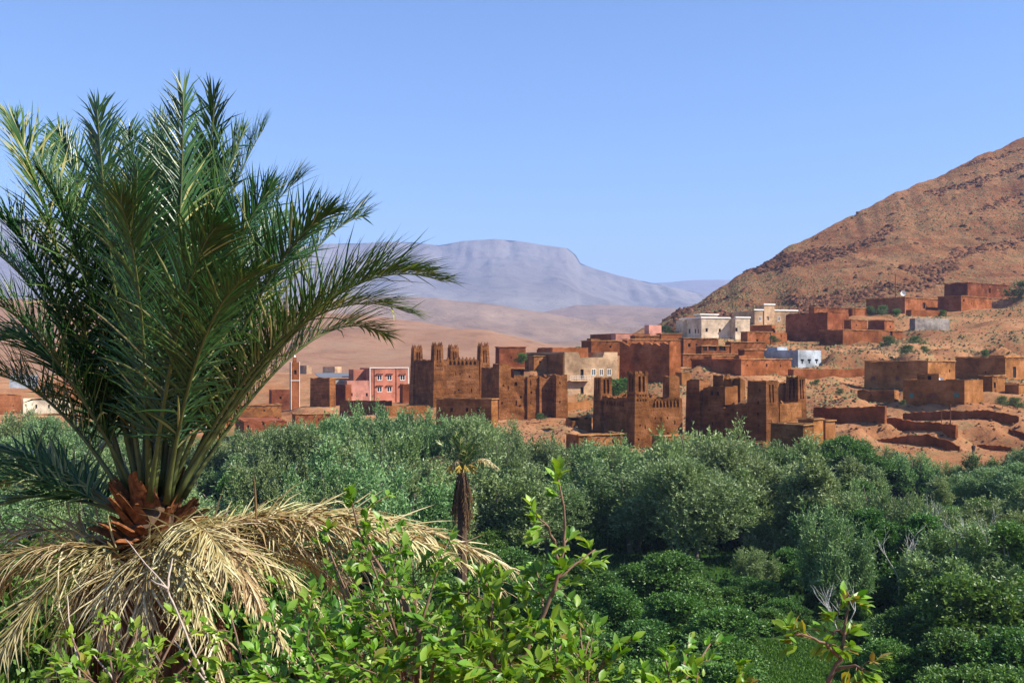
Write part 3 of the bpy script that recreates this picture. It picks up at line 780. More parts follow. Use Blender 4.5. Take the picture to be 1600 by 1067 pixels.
# minaret
h = House('minaret', 'slim brown minaret with white corner lines left of the pink house', 'minaret', 455, 642, 258, 22)
tw = h.u(468); zt = h.z(566)
block(h.o, 'shaft', 0, 0, 0, tw, tw, zt, 'mud', [(tw*0.35, tw*0.65, zt*0.75, zt*0.84, 'w')], [(tw*0.35, tw*0.65, zt*0.75, zt*0.84, 'w')], 0.0, 0.6, 0.25, 0, 0)
for (x, y) in ((0, 0), (tw, 0), (0, tw)):
    cube_part('corner_trim', h.o, x - 0.06, x + 0.06, y - 0.06, y + 0.06, -1, zt + 0.15, 'white')
cube_part('band', h.o, -0.08, tw + 0.08, -0.08, tw + 0.08, zt*0.62, zt*0.62 + 0.14, 'white')
block(h.o, 'lantern', tw*0.3, tw*0.3, zt - 0.6, tw*0.4, tw*0.4, 1.9, 'mud', (), (), 0, 0.1, 0.1, 0, 0, sink=0.2)
mb = MB(); mb.tube([(tw/2, tw/2, zt + 1.2), (tw/2, tw/2, zt + 2.0)], [0.3, 0.05], 8); mb.build('finial', M['white'], h.o)
h.ctrl(tw, tw)

SH('mud_ruin', 'low reddish ruin with pitted walls above the trees right of the palm', 'ruin', 367, 381, 449, 656, 694, 198, 22, 'mudred', slab=False, erode=0.6, R=[(386, 664, 389, 671, 'w'), (387, 674, 389, 677, 'w'), (410, 660, 413, 664, 'w')], rough=0.12)
SH('mud_house', 'low terrace of mud roofs below the minaret', 'house', 456, 461, 521, 647, 668, 214, 22, 'mud', slabmat='rim')
SH('mud_house', 'long dark-sided mud building below the pink house', 'house', 530, 603, 609, 626, 665, 224, 62, 'kasbah', slab=False, erode=0.3, maxl=18)
SH('mud_wall', 'low mud wall at the foot of the horned kasbah', 'wall', 600, 604, 672, 634, 652, 205, 20, 'kasbah2', slab=False, erode=0.3, maxl=5)
SH('brown_block', 'small brown block at the right corner of the pink house', 'house', 626, 629, 644, 599, 632, 248, 24, 'mudred', slab=False, erode=0.3)
SH('mud_house', 'brown house behind the low ruin, left of the minaret', 'house', 420, 424, 453, 609, 645, 275, 22, 'mudred', slab=False, erode=0.1)
SH('mud_house', 'long low ochre house seen through the right palm fronds', 'house', 330, 336, 440, 634, 660, 232, 22, 'mud2', slabmat='rim')
SH('cream_house', 'cream house behind the palm stems', 'house', 318, 322, 350, 640, 672, 225, 22, 'cream', slab=False, erode=0)
SH('cream_house', 'cream house with small windows behind the left palm stems', 'house', 28, 36, 112, 625, 652, 300, 26, 'cream', R=[(55, 632, 58, 638, 'w'), (75, 632, 78, 638, 'w'), (95, 632, 98, 638, 'w')], slab=False, erode=0)
SH('red_house', 'reddish house at the left edge behind the palm', 'house', -40, -5, 34, 618, 655, 296, 40, 'mud', slab=False, erode=0.1)
SH('mud_house', 'ochre house in the upper row left of the palm stems', 'house', 66, 74, 150, 598, 628, 335, 26, 'mud2', R=[(95, 606, 98, 612, 'w'), (120, 606, 123, 612, 'w')], slabmat='rim')
SH('blue_roof_house', 'house with bluish wall at the far left behind fronds', 'house', 6, 14, 60, 586, 606, 360, 26, 'blue', slab=False, erode=0)
SH('mud_house', 'small mud house between the palm stems', 'house', 140, 146, 196, 618, 650, 305, 26, 'mud', slabmat='rim')
SH('mud_house', 'mud house behind the centre of the palm', 'house', 200, 206, 300, 622, 656, 300, 26, 'mud2', slabmat='rim')
SH('cream_house', 'tiny cream house on the plain right of the minaret', 'house', 504, 523, 534, 573, 584, 430, 45, 'beige', slab=False, erode=0)
SH('cream_house', 'tiny cream house on the plain above the minaret', 'house', 468, 479, 487, 571, 584, 450, 45, 'beige', slab=False, erode=0)

# --- houses up the slope
SH('red_house', 'long dark red house with salmon wall on the upper left of the slope', 'house', 912, 961, 1016, 521, 540, 272, 24, 'mudred', slab=False, erode=0, R=[])
SH('pink_block', 'small pale pink roof block with white edges left of the white house', 'house', 1012, 1014, 1034, 508, 534, 278, 24, 'palepink', slab=False, erode=0)
SH('red_house', 'low red house just behind the horned kasbah', 'house', 776, 780, 822, 542, 575, 245, 24, 'mudred', slab=True)
SH('mud_house', 'mud house above the ruined red wall', 'house', 908, 924, 972, 532, 556, 252, 24, 'mud', slabmat='rim')
SH('mud_house', 'broad low mud house behind the beige house', 'house', 838, 850, 912, 545, 575, 240, 24, 'mud', slab=False, erode=0.5)
SH('mud_house', 'mud house with lean-to roof behind the ruined red wall', 'house', 975, 980, 1066, 530, 556, 248, 24, 'mud', slabmat='rim')
SH('mud_house', 'mud house with two small windows below the white house', 'house', 1062, 1068, 1123, 528, 556, 254, 24, 'mud', R=[(1075, 537, 1079, 542, 'w'), (1087, 537, 1090, 541, 'w')], slabmat='rim')
SH('mud_house', 'mud house with open dark arcade below the white house', 'house', 1092, 1096, 1140, 540, 560, 246, 24, 'mud', R=[(1099, 541, 1105, 548, 'd'), (1107, 541, 1120, 548, 'd'), (1124, 541, 1134, 548, 'd')], slabmat='rim')
SH('mud_house', 'low mud house right of the arcade house', 'house', 1138, 1142, 1196, 534, 560, 250, 24, 'mud', slabmat='rim')
SH('mud_house', 'thin flat roofs stepping down below the arcade house', 'house', 1062, 1067, 1172, 553, 575, 238, 24, 'mud', slabmat='rim')
h = SH('mud_house', 'large plain mud house with beam ends above the ruined kasbah', 'house', 1080, 1158, 1237, 561, 588, 224, 38, 'mud', slabmat='rim', maxl=16, beams=6)
SH('mud_house', 'mud house with dark left side below the beige upper house', 'house', 1157, 1168, 1207, 518, 541, 272, 30, 'mud', slabmat='rim', R=[(1182, 530, 1185, 534, 'w')])
SH('mud_house', 'low shaded mud wall house beside the large brown building', 'house', 1186, 1205, 1230, 519, 538, 276, 40, 'mud', slab=False, erode=0.2)
SH('rubble_wall', 'ochre rubble wall stub right of the ruined red wall', 'wall', 1062, 1065, 1080, 580, 602, 213, 24, 'mud2', slab=False, erode=0.5)
SH('mud_house', 'low mud room left of the upper hillside house', 'house', 1326, 1331, 1356, 481, 493, 320, 34, 'mud', slabmat='rim')
SH('mud_house', 'low brown house between the pale pink block and the white house', 'house', 1028, 1033, 1066, 521, 536, 276, 24, 'mud', slabmat='rim')
SH('salmon_house', 'small salmon wall in front of the long dark red house', 'house', 958, 962, 988, 522, 536, 266, 24, 'palepink', slab=False, erode=0.05)
SH('mud_house', 'low brown roof left of the blue house', 'house', 1158, 1163, 1194, 546, 562, 241, 24, 'mud', slabmat='rim')
SH('mud_house', 'small stepped house above the large plain mud house', 'house', 1100, 1112, 1150, 556, 572, 232, 30, 'mud', slabmat='rim')
SH('mud_house', 'small brown house under the long dark red house', 'house', 985, 992, 1030, 524, 540, 262, 24, 'mud', slabmat='rim')
SH('mud_house', 'low ochre house between the horned kasbah and the beige house', 'house', 826, 834, 866, 556, 580, 228, 24, 'mud2', slabmat='rim')
SH('mud_house', 'small ochre room at the far right above the hut', 'house', 1580, 1592, 1640, 600, 618, 188, 45, 'mud2', slabmat='rim')
# ruined red wall
h = House('ruined_wall', 'tall ruined red earth wall with eroded lit end, centre of the village', 'ruin', 1046, 600, 222, 36)
RW, LW = h.u(1064), h.v(967)
block(h.o, 'wall', 0, 0, 0, RW, LW, h.z(528), 'mud', (), (), 0.012, 2.5, 0.7, 1.9, 0.3, 81, roof=False)
block(h.o, 'inner_wall', RW + 0.1, 2.0, 0, 2.0, LW*0.6, h.z(548), 'mud', (), (), 0.01, 0.8, 0.4, 1.0, 0.15, 82)
h.ctrl(RW, LW)
# white house
h = House('white_house', 'white two-storey house with pale cornice at the foot of the hill', 'house', 1096, 529, 290, 20)
RW, LW = h.u(1159), h.v(1062); zt = h.z(497)
pw = h.u(1142)
block(h.o, 'wall', 0, 0, 0, pw, LW, zt, 'cream', [h.oR(1102.5, 513, 1106, 518.5, 'w'), h.oR(1123, 513.5, 1126.5, 519, 'w')],
      [h.oL(1076, 514, 1078.5, 521, 'w'), h.oL(1085, 514, 1087.5, 521, 'w'), h.oL(1090, 514, 1092, 521, 'w')], 0, 0.5, 0.25, 0, 0.0, 91)
block(h.o, 'wing', pw + 0.01, -2.6, 0, RW - pw + 1.0, 8, zt + 0.1, 'cream', [h.oR(1149, 512, 1152.5, 518, 'w', -2.6, pw)], (), 0, 0.5, 0.25, 0, 0.0, 92)
block(h.o, 'wing', -0.01 - 1.2, LW - 4, 0, 1.2, 4, zt - 0.3, 'cream', (), (), 0, 0.3, 0.2, 0, 0.0, 93)
cube_part('cornice', h.o, -0.2, pw - 0.2, -0.2, 0.3, zt + 0.0, zt + 0.35, 'white')
cube_part('cornice', h.o, pw - 0.15, RW + 1.2, -2.8, -2.2, zt + 0.1, zt + 0.45, 'white')
cube_part('cornice', h.o, -0.2, 0.3, 0.31, LW, zt, zt + 0.35, 'white')
block(h.o, 'roof_room', 1.2, 2.5, zt - 0.4, 5.6, 3, h.z(492, 2, 3) - zt + 0.3, 'cream', (), (), 0, 0.2, 0.2, 0, 0.0, 94, sink=0.1)
cube_part('roof_slab', h.o, 0.9, 7.1, 2.2, 5.8, h.z(492, 2, 3), h.z(492, 2, 3) + 0.3, 'white')
h.ctrl(RW, LW)
# beige upper house
h = House('beige_house', 'beige house with white cornice and raised centre behind the white house', 'house', 1179, 508, 318, 20)
RW, LW = h.u(1246), h.v(1145); zt = h.z(485)
block(h.o, 'wall', 0, 0, 0, RW, LW, zt, 'beige', [h.oR(1186, 495, 1189.5, 501, 'f'), h.oR(1197, 495, 1200.5, 501, 'f'), h.oR(1215, 495, 1218.5, 501, 'f')],
      [h.oL(1160, 496, 1163, 504, 'w'), h.oL(1167, 496, 1170, 504, 'w')], 0, 0.5, 0.25, 0, 0.0, 95)
cx0, cx1 = h.u(1193.5), h.u(1209.5)
block(h.o, 'raised_centre', cx0, -0.25, 0.1, cx1 - cx0, 5, h.z(477, cx0), 'beige', [(0.9, 1.7, h.z(501, cx0), h.z(495, cx0), 'w')], (), 0, 0.3, 0.25, 0, 0.0, 96)
cube_part('cornice', h.o, -0.2, cx0 - 0.02, -0.2, 0.3, zt, zt + 0.4, 'white')
cube_part('cornice', h.o, cx1 + 0.02, RW + 0.2, -0.2, 0.3, zt, zt + 0.4, 'white')
cube_part('cornice', h.o, cx0 - 0.2, cx1 + 0.2, -0.45, 0.2, h.z(477, cx0) + 0.1, h.z(477, cx0) + 0.5, 'white')
h.ctrl(RW, LW)
SH('mud_house', 'red earth annex in front of the beige upper house', 'house', 1158, 1206, 1212, 507, 522, 300, 52, 'mud', slab=False, erode=0.3, maxl=12)
# large brown
SH('earth_building', 'large dark red earth building with jagged parapet right of the beige upper house', 'house', 1227, 1293, 1327, 486, 534, 288, 40, 'mudred', slab=False, erode=0.9, maxl=18)
SH('mud_house', 'red house behind the large jagged earth building', 'house', 1268, 1272, 1326, 480, 500, 312, 24, 'mud', slabmat='mud')
SH('mud_house', 'long low mud house with a doorway right of the jagged earth building', 'house', 1280, 1317, 1411, 515, 540, 274, 34, 'mud', R=[(1391, 516, 1395, 525, 'd')], slabmat='rim', maxl=10)
SH('mud_house', 'second storey mud room set back on the long low house', 'house', 1325, 1330, 1355, 499, 522, 286, 34, 'mud', slabmat='rim')
SH('mud_house', 'shaded mud room behind the long low house', 'house', 1356, 1382, 1398, 500, 522, 292, 40, 'mud', slabmat='rim')
# blue house
h = House('blue_house', 'pale blue house with three dark keyhole windows', 'house', 1247, 577, 244, 40)
RW, LW = h.u(1283), h.v(1192); zt = h.z(547)
ops = []
for px in (1253.5, 1264.5, 1276):
    a = h.oR(px - 2.6, 561, px + 2.6, 564.2, 'w'); b = h.oR(px - 1.1, 564.2, px + 1.1, 568, 'w'); ops += [a, (b[0], b[1], b[2], a[2], 'w', 0.3)]
block(h.o, 'wall', 0, 0, 0, RW, LW, zt, 'blue', ops, (), 0, 0.7, 0.25, 0, 0, 97)
block(h.o, 'roof_room', 0.6, LW*0.62, zt - 0.7, 4, LW*0.3, h.z(542, 0, LW*0.6) - zt + 0.7, 'blue', (), (), 0, 0.2, 0.2, 0, 0, 98, sink=0)
h.ctrl(RW, LW)
SH('mud_wall', 'long red earth wall below the blue house', 'wall', 1236, 1240, 1352, 576, 590, 230, 16, 'mud', slab=False, erode=0.25, maxl=3)

# --- right-hand houses
SH('mud_house', 'long flat-roofed ochre house with dark left side, upper of the right group', 'house', 1350, 1450, 1493, 564, 609, 203, 43, 'mud2',
   L=[(1361, 588, 1367, 594, 'b'), (1399, 588, 1405, 594, 'b'), (1402, 571, 1405, 574, 'w')], slabmat='rim', maxl=14, beams=4)
SH('mud_house', 'ochre house with a tall doorway at the right edge', 'house', 1492, 1571, 1640, 558, 594, 216, 43, 'mud2',
   R=[(1583, 573, 1588, 590, 'd')], L=[(1538, 580, 1541, 583, 'w')], slabmat='rim', maxl=16)
SH('mud_house', 'low shaded lean-to below the long ochre house', 'house', 1339, 1398, 1404, 609, 632, 193, 52, 'kasbah2', slab=False, erode=0.3, maxl=12)
h = House('ochre_house', 'square ochre house with green shuttered windows and a roof hut, lower right', 'house', 1507, 633, 180, 45)
RW, LW = h.u(1536), h.v(1411); zt = h.z(594)
block(h.o, 'wall', 0, 0, 0, RW, LW, zt, 'mud2', (), [h.oL(1420, 614, 1428, 622, 's'), h.oL(1453, 614, 1463, 622, 'b'), h.oL(1490, 613, 1499, 621, 's')], 0.0, 0.35, 0.25, 0.05, 0.03, 99)
rx = 2.2; yy = h.v(1467, rx)
block(h.o, 'roof_hut', rx, yy, zt - 0.4, 3.0, h.v(1433, rx) - yy, h.z(584, rx, yy) - zt + 0.4, 'mud2', (), [h.oL(1449, 587, 1455, 595, 'd', rx, yy, zt - 0.4)], 0, 0.2, 0.2, 0.05, 0.02, 100, sink=0)
h.ctrl(RW, LW)
ho = h
SH('mud_hut', 'small mud hut right of the square ochre house', 'house', 1536, 1551, 1571, 587, 613, 189, 45, 'mud2', R=[(1553, 597, 1556, 606, 'd')], slabmat='rim', maxl=4)
# satellite dish on the roof hut house
def dish(label, p, r=0.45):
    o = empty('satellite_dish', p); tag(o, label, 'satellite dish', 'satellite dishes')
    mb = MB(); n = 12; vs = [(0, 0.0, 0)]
    for k, rr in enumerate((0.5, 1.0)):
        for j in range(n):
            a = 2 * math.pi * j / n; vs.append((math.cos(a)*r*rr, -0.25*r*rr*rr, math.sin(a)*r*rr))
    fs = [(0, 1+j, 1+(j+1) % n) for j in range(n)] + [(1+j, 1+n+j, 1+n+(j+1) % n, 1+(j+1) % n) for j in range(n)]
    vs = [(x, y, z + r*1.1) for (x, y, z) in vs]
    mb.add(vs, fs); mb.build('reflector', M['white'], o)
    mb = MB(); mb.tube([(0, 0.05, -0.1), (0, 0.05, r*1.1)], 0.03, 5); mb.build('mast', M['metal'], o)
    mb = MB(); mb.tube([(0, 0, r*0.3), (0, -0.5*r, r*0.9)], 0.015, 4); mb.build('feed_arm', M['metal'], o)
X, Y = ho.w(1.6, ho.v(1470, 1.6)); dish('white satellite dish on the roof of the square ochre house', (X, Y, ho.C.z + zt - 0.3), 0.4)
SH('mud_house', 'upper hillside mud house with a dark left wall and doorway', 'house', 1353, 1414, 1466, 464, 490, 328, 40, 'mud', R=[(1442, 473, 1446, 482, 'd')], slabmat='rim', maxl=16)
dish('white satellite dish on the corner of the upper hillside house', P(1411, 463, 330), 0.9)
SH('mud_house', 'porch block adjoining the upper hillside house', 'house', 1464, 1502, 1550, 462, 486, 330, 40, 'mud', slabmat='rim', maxl=8)
SH('mud_house', 'topmost mud house on the hillside at the right', 'house', 1475, 1512, 1578, 441, 465, 345, 36, 'mudred', slabmat='mud', maxl=12, R=[(1545, 450, 1548, 458, 'd')])
SH('mud_wall', 'low mud wall in front of the upper hillside house', 'wall', 1420, 1424, 1480, 483, 494, 318, 20, 'mud', slab=False, erode=0.5, maxl=3)
SH('block_wall', 'grey unfinished concrete block wall on the slope', 'wall', 1426, 1430, 1484, 497, 515, 298, 18, 'grey', slab=False, erode=0.05, maxl=4, rough=0.0)

# --- free-standing terrace walls, worn tops
def mud_wall(label, pts, mat='mud', thick=0.55, erode=0.45, name='terrace_wall', sink=1.2):
    """pts: (px, py_top, py_base, depth)"""
    rr = random.Random(len(label) * 7 + int(pts[0][0]))
    pos = []
    for (a, b) in zip(pts[:-1], pts[1:]):
        n = max(2, int(abs(b[0] - a[0]) / 4))
        for i in range(n):
            t = i / n; pos.append([a[k] * (1 - t) + b[k] * t for k in range(4)])
    pos.append(list(pts[-1]))
    T, B = [], []
    for q in pos:
        t = P(q[0], q[1], q[3]); b = P(q[0], q[2], q[3])
        t.z -= erode * (rr.random() * 0.5 + 0.5 * (0.5 + 0.5 * noise.noise(Vector((t.x * 0.5, t.y * 0.5, 3.3)))))
        if t.z < b.z + 0.1: t.z = b.z + 0.1
        T.append(t); B.append(b)
        CTRL.append((b.x, b.y, b.z))
    org = B[0].copy()
    o = None
    mb = MB(); n = len(T); vs = []
    for i in range(n):
        dr = (T[min(i+1, n-1)] - T[max(i-1, 0)]); dr.z = 0; dr.normalize()
        nm = Vector((-dr.y, dr.x, 0))
        w0 = thick * (0.5 + 0.12 * rr.random()); w1 = thick * (0.3 + 0.15 * rr.random())
        bz = Vector((B[i].x, B[i].y, B[i].z - sink))
        vs += [bz - nm * w0 * 1.15 - org, T[i] - nm * w1 - org, T[i] + nm * w1 + Vector((0, 0, rr.uniform(-0.08, 0.08))) - org, bz + nm * w0 * 1.15 - org]
    fs = []
    for i in range(n - 1):
        for k in range(3): fs.append((4*i+k, 4*(i+1)+k, 4*(i+1)+k+1, 4*i+k+1))
    fs += [(0, 1, 2, 3), (4*(n-1)+3, 4*(n-1)+2, 4*(n-1)+1, 4*(n-1))]
    mb.add(vs, fs)
    o = mb.build(name, M[mat], None, org)
    return tag(o, label, 'wall', 'worn earth terrace walls')
mud_wall('long worn mud wall running right from the ruined kasbah', [(1272, 634, 662, 176), (1330, 634, 662, 170), (1384, 632, 657, 165)], 'mud')
mud_wall('upper worn terrace wall below the square ochre house', [(1412, 644, 660, 180), (1470, 640, 658, 173), (1540, 638, 655, 168), (1592, 648, 654, 165)], 'mud')
mud_wall('curved worn terrace wall, second below the ochre house', [(1378, 652, 676, 172), (1400, 650, 676, 168), (1430, 656, 675, 163), (1495, 661, 672, 157)], 'mud')
mud_wall('lower worn terrace wall with a humped top', [(1372, 684, 694, 163), (1425, 678, 695, 157), (1450, 676, 696, 155), (1482, 686, 697, 152), (1500, 695, 698, 151)], 'mud')
mud_wall('short worn wall by the path at the lower right', [(1528, 692, 706, 160), (1560, 693, 706, 157), (1584, 696, 706, 155)], 'mud')
mud_wall('low mud bank beside the standing person', [(1483, 702, 712, 157), (1505, 703, 712, 155), (1518, 708, 713, 154)], 'mud')
mud_wall('worn wall climbing to the right edge below the hut', [(1562, 662, 676, 168), (1580, 668, 682, 164), (1612, 676, 690, 159)], 'mud')
mud_wall('low rubble wall above the trees left of the niche kasbah', [(884, 656, 664, 184), (930, 650, 660, 186)], 'mud2')
mud_wall('low garden wall in front of the beige house', [(884, 628, 641, 207), (922, 624, 637, 210)], 'mud2')
mud_wall('rubble wall on the slope below the long low house', [(1262, 600, 606, 222), (1300, 598, 604, 224), (1345, 600, 606, 226)], 'mud2')

# more ground control points read off the visible ground
for px, py, d in ((800, 662, 190), (850, 660, 187), (890, 668, 170), (1100, 700, 152), (1300, 700, 150), (1340, 668, 160), (1360, 700, 153), (1420, 705, 152), (1480, 715, 152), (1560, 725, 150),
                  (1620, 715, 152), (1700, 700, 155), (1440, 672, 163), (1550, 668, 163), (1600, 640, 178), (1600, 610, 195), (1650, 600, 205), (1290, 615, 205), (1320, 600, 215), (1300, 630, 178), (1330, 622, 190),
                  (1430, 550, 235), (1480, 545, 240), (1560, 540, 245), (1600, 520, 265), (1420, 535, 258), (1500, 520, 275), (1560, 500, 300), (1600, 480, 320),
                  (1350, 548, 250), (1300, 552, 250), (1650, 560, 235), (1700, 480, 330), (1520, 480, 338), (1600, 462, 350), (1300, 505, 330), (1200, 500, 340), (1100, 512, 340), (1000, 528, 330), (900, 545, 300),
                  (800, 580, 270), (700, 588, 290), (600, 590, 330), (500, 590, 340), (400, 600, 330), (250, 600, 350), (100, 598, 380), (0, 598, 380), (-200, 600, 380),
                  (0, 668, 205), (100, 668, 205), (200, 672, 205), (300, 680, 205), (400, 700, 180), (500, 690, 185), (600, 680, 185), (700, 690, 165), (800, 690, 165), (-200, 660, 210), (-400, 650, 230)):
    p = P(px, py, d); CTRL.append((p.x, p.y, p.z))
for px in range(-400, 1100, 150):
    for d, z in ((520, 11), (700, 10)):
        p = P(px, 560, d); CTRL.append((p.x, p.y, z))
for (x, y, z) in ((100, 480, 22), (200, 450, 30), (260, 400, 42), (300, 330, 40), (260, 250, 26), (200, 180, 12), (320, 180, 14)):
    CTRL.append((x, y, z))
CT = np.array(CTRL)

def ground_z(x, y):
    x = np.atleast_1d(np.asarray(x, float)); y = np.atleast_1d(np.asarray(y, float))
    out = np.zeros(x.shape)
    for s0 in range(0, len(x), 20000):
        xs, ys = x[s0:s0+20000], y[s0:s0+20000]
        d2 = (xs[:, None] - CT[None, :, 0])**2 + ((ys[:, None] - CT[None, :, 1]) * 0.9)**2 + 1.0
        w = 1.0 / d2**1.75
        out[s0:s0+20000] = (w * CT[None, :, 2]).sum(1) / w.sum(1)
    near = np.interp(y, [-400, -60, -4, 0, 3, 6, 12, 25, 45, 60, 120, 150], [40, 22, 16.6, 16.2, 15.3, 14.2, 11.6, 5.5, 0.9, 0.25, 0.0, 0.4])
    t = smooth(124, 158, y)
    z = near * (1 - t) + out * t
    z = np.where(y > 760, 10.0, z)
    z = z + 0.35 * fbm(x * 0.45, y * 0.45, 3, 15) * smooth(140, 170, y) + 0.25 * fbm(x * 0.12, y * 0.12, 4, 5) * smooth(2, 30, y) + 0.5 * fbm(x * 0.03, y * 0.03, 3, 9) * smooth(100, 160, y)
    return z
def gz(x, y): return float(ground_z(x, y)[0])

# ------------------------------------------------------------------ terrain sheets
ys = np.concatenate([np.linspace(-300, -5, 12), np.linspace(-4, 30, 30), np.linspace(31, 130, 60), np.linspace(131, 360, 190), np.geomspace(364, 800, 40), np.geomspace(840, 11000, 14)])
nx = 330
k = np.linspace(-1, 1, nx); k = np.sign(k) * (0.62 * np.abs(k) + 0.9 * np.abs(k)**5)
XX = k[None, :] * (np.maximum(ys, -5)[:, None] + 30); YY = np.repeat(ys[:, None], nx, 1)
ZZ = ground_z(XX.ravel(), YY.ravel())
idx = np.arange(len(ys) * nx).reshape(len(ys), nx)
FC = np.stack([idx[:-1, :-1], idx[:-1, 1:], idx[1:, 1:], idx[1:, :-1]], -1).reshape(-1, 4)
g = link('ground', np_mesh('ground', np.stack([XX.ravel(), YY.ravel(), ZZ], 1), FC, M['ground'], smooth_shade=True))
tag(g, kind='structure')

def ridge_sheet(name, ridge, foot, mat, prof, amp, nscale, rows=60, cols=220, back=0.5, backlen=300, seed=1, amp_ridge=0.0, gully=0.0, cliff=0.0):
    """hill between a ridge line and a foot line, both (px, py, depth), falling away behind"""
    rp = np.array(ridge, float); fp = np.array(foot, float)
    pr = np.linspace(rp[0, 0], rp[-1, 0], cols)
    s = np.linspace(0, 1, cols)
    pf = np.linspace(fp[0, 0], fp[-1, 0], cols)
    Rpt = [np.interp(pr, rp[:, 0], rp[:, i]) for i in (1, 2)]
    Fpt = [np.interp(pf, fp[:, 0], fp[:, i]) for i in (1, 2)]
    rx, ry, rz = (pr - 800) / F * Rpt[1], Rpt[1], CAMZ + (HY - Rpt[0]) / F * Rpt[1]
    fx, fy, fz = (pf - 800) / F * Fpt[1], Fpt[1], CAMZ + (HY - Fpt[0]) / F * Fpt[1]
    rz = rz + amp_ridge * fbm(rx * nscale * 3, ry * nscale * 3, 4, seed + 5)
    t = np.linspace(0, 1, rows)[:, None]
    X = fx + (rx - fx) * t; Y = fy + (ry - fy) * t
    Z = fz + (rz - fz) * prof(t)
    env = np.sin(np.pi * np.clip(t, 0, 1))**0.6
    nz = fbm(X * nscale, Y * nscale, 5, seed)
    gl = -np.abs(fbm(X * nscale * 2.2, Y * nscale * 0.6, 4, seed + 3))
    Z = Z + env * (amp * nz + gully * gl)
    if cliff: Y = Y + cliff * fbm(X * 0.011, X * 0.003, 4, seed + 9) * smooth(.80, .93, t) * (1 - .4 * smooth(.97, 1, t)); Z = Z + cliff * .25 * fbm(X * 0.02, t * 9 + X * 0, 3, seed + 11) * smooth(.5, .9, t) * (1 - smooth(.96, 1, t))
    # back side
    tb = np.linspace(0.02, 1, 14)[:, None]**1.6
    dx, dy = rx - fx, ry - fy; ln = np.sqrt(dx**2 + dy**2)
    Xb = rx + dx / ln * backlen * tb; Yb = ry + dy / ln * backlen * tb
    Zb = rz - back * backlen * tb**1.3
    X = np.concatenate([X, Xb]); Y = np.concatenate([Y, Yb]); Z = np.concatenate([Z, Zb])
    nr = X.shape[0]
    ix = np.arange(nr * cols).reshape(nr, cols)
    fc = np.stack([ix[:-1, :-1], ix[:-1, 1:], ix[1:, 1:], ix[1:, :-1]], -1).reshape(-1, 4)
    o = link(name, np_mesh(name, np.stack([X.ravel(), Y.ravel(), Z.ravel()], 1), fc, mat, smooth_shade=True))
    tag(o, kind='structure')
    return o, X, Y, Z, rows

hill, HX, HYY, HZ, HR = ridge_sheet('hillside',
    [(850, 560, 395), (960, 540, 405), (1030, 505, 420), (1100, 466, 442), (1200, 405, 474), (1300, 352, 505), (1400, 303, 537), (1500, 258, 568), (1600, 217, 600), (1700, 182, 630), (1900, 130, 690), (2150, 90, 740)],
    [(820, 575, 340), (1000, 528, 335), (1100, 512, 338), (1250, 500, 338), (1400, 480, 350), (1500, 474, 358), (1640, 466, 364), (1900, 450, 360), (2300, 420, 330)],
    M['hill'], lambda t: 0.9 * t + 0.1 * t * t, 5.0, 0.02, rows=150, cols=420, back=0.5, backlen=260, seed=2, amp_ridge=2.2, gully=3.5)
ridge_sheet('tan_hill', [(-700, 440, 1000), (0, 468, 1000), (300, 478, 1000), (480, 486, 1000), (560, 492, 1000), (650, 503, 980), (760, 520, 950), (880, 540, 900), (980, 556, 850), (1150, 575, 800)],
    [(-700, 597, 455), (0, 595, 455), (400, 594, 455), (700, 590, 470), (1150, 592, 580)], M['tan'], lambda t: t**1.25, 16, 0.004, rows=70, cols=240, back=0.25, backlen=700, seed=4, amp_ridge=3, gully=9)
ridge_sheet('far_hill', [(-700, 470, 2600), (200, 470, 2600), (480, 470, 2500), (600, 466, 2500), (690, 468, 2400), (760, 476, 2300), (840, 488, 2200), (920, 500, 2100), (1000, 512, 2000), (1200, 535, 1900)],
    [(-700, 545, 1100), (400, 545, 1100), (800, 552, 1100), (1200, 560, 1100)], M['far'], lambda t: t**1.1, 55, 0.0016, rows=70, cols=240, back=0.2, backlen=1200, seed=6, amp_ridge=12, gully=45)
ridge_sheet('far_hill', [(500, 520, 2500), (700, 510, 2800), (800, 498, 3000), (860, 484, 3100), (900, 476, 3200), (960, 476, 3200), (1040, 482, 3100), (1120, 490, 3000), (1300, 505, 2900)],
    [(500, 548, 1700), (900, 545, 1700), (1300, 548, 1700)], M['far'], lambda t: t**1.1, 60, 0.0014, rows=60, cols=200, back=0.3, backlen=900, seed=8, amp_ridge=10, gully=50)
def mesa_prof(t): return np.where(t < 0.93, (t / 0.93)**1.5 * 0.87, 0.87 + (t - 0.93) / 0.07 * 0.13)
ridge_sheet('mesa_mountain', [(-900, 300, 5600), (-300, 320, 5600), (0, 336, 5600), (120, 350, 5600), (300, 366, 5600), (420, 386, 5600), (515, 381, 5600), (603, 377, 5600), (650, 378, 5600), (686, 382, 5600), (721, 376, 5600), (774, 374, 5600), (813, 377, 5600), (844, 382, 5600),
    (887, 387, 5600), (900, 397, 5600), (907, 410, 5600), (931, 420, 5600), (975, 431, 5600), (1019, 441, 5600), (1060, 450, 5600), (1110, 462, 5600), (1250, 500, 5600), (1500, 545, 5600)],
    [(-900, 520, 2900), (500, 505, 2900), (800, 500, 2900), (1500, 530, 2900)], M['mesa'], mesa_prof, 90, 0.0007, rows=130, cols=620, back=0.25, backlen=1500, seed=12, amp_ridge=14, gully=110, cliff=60)
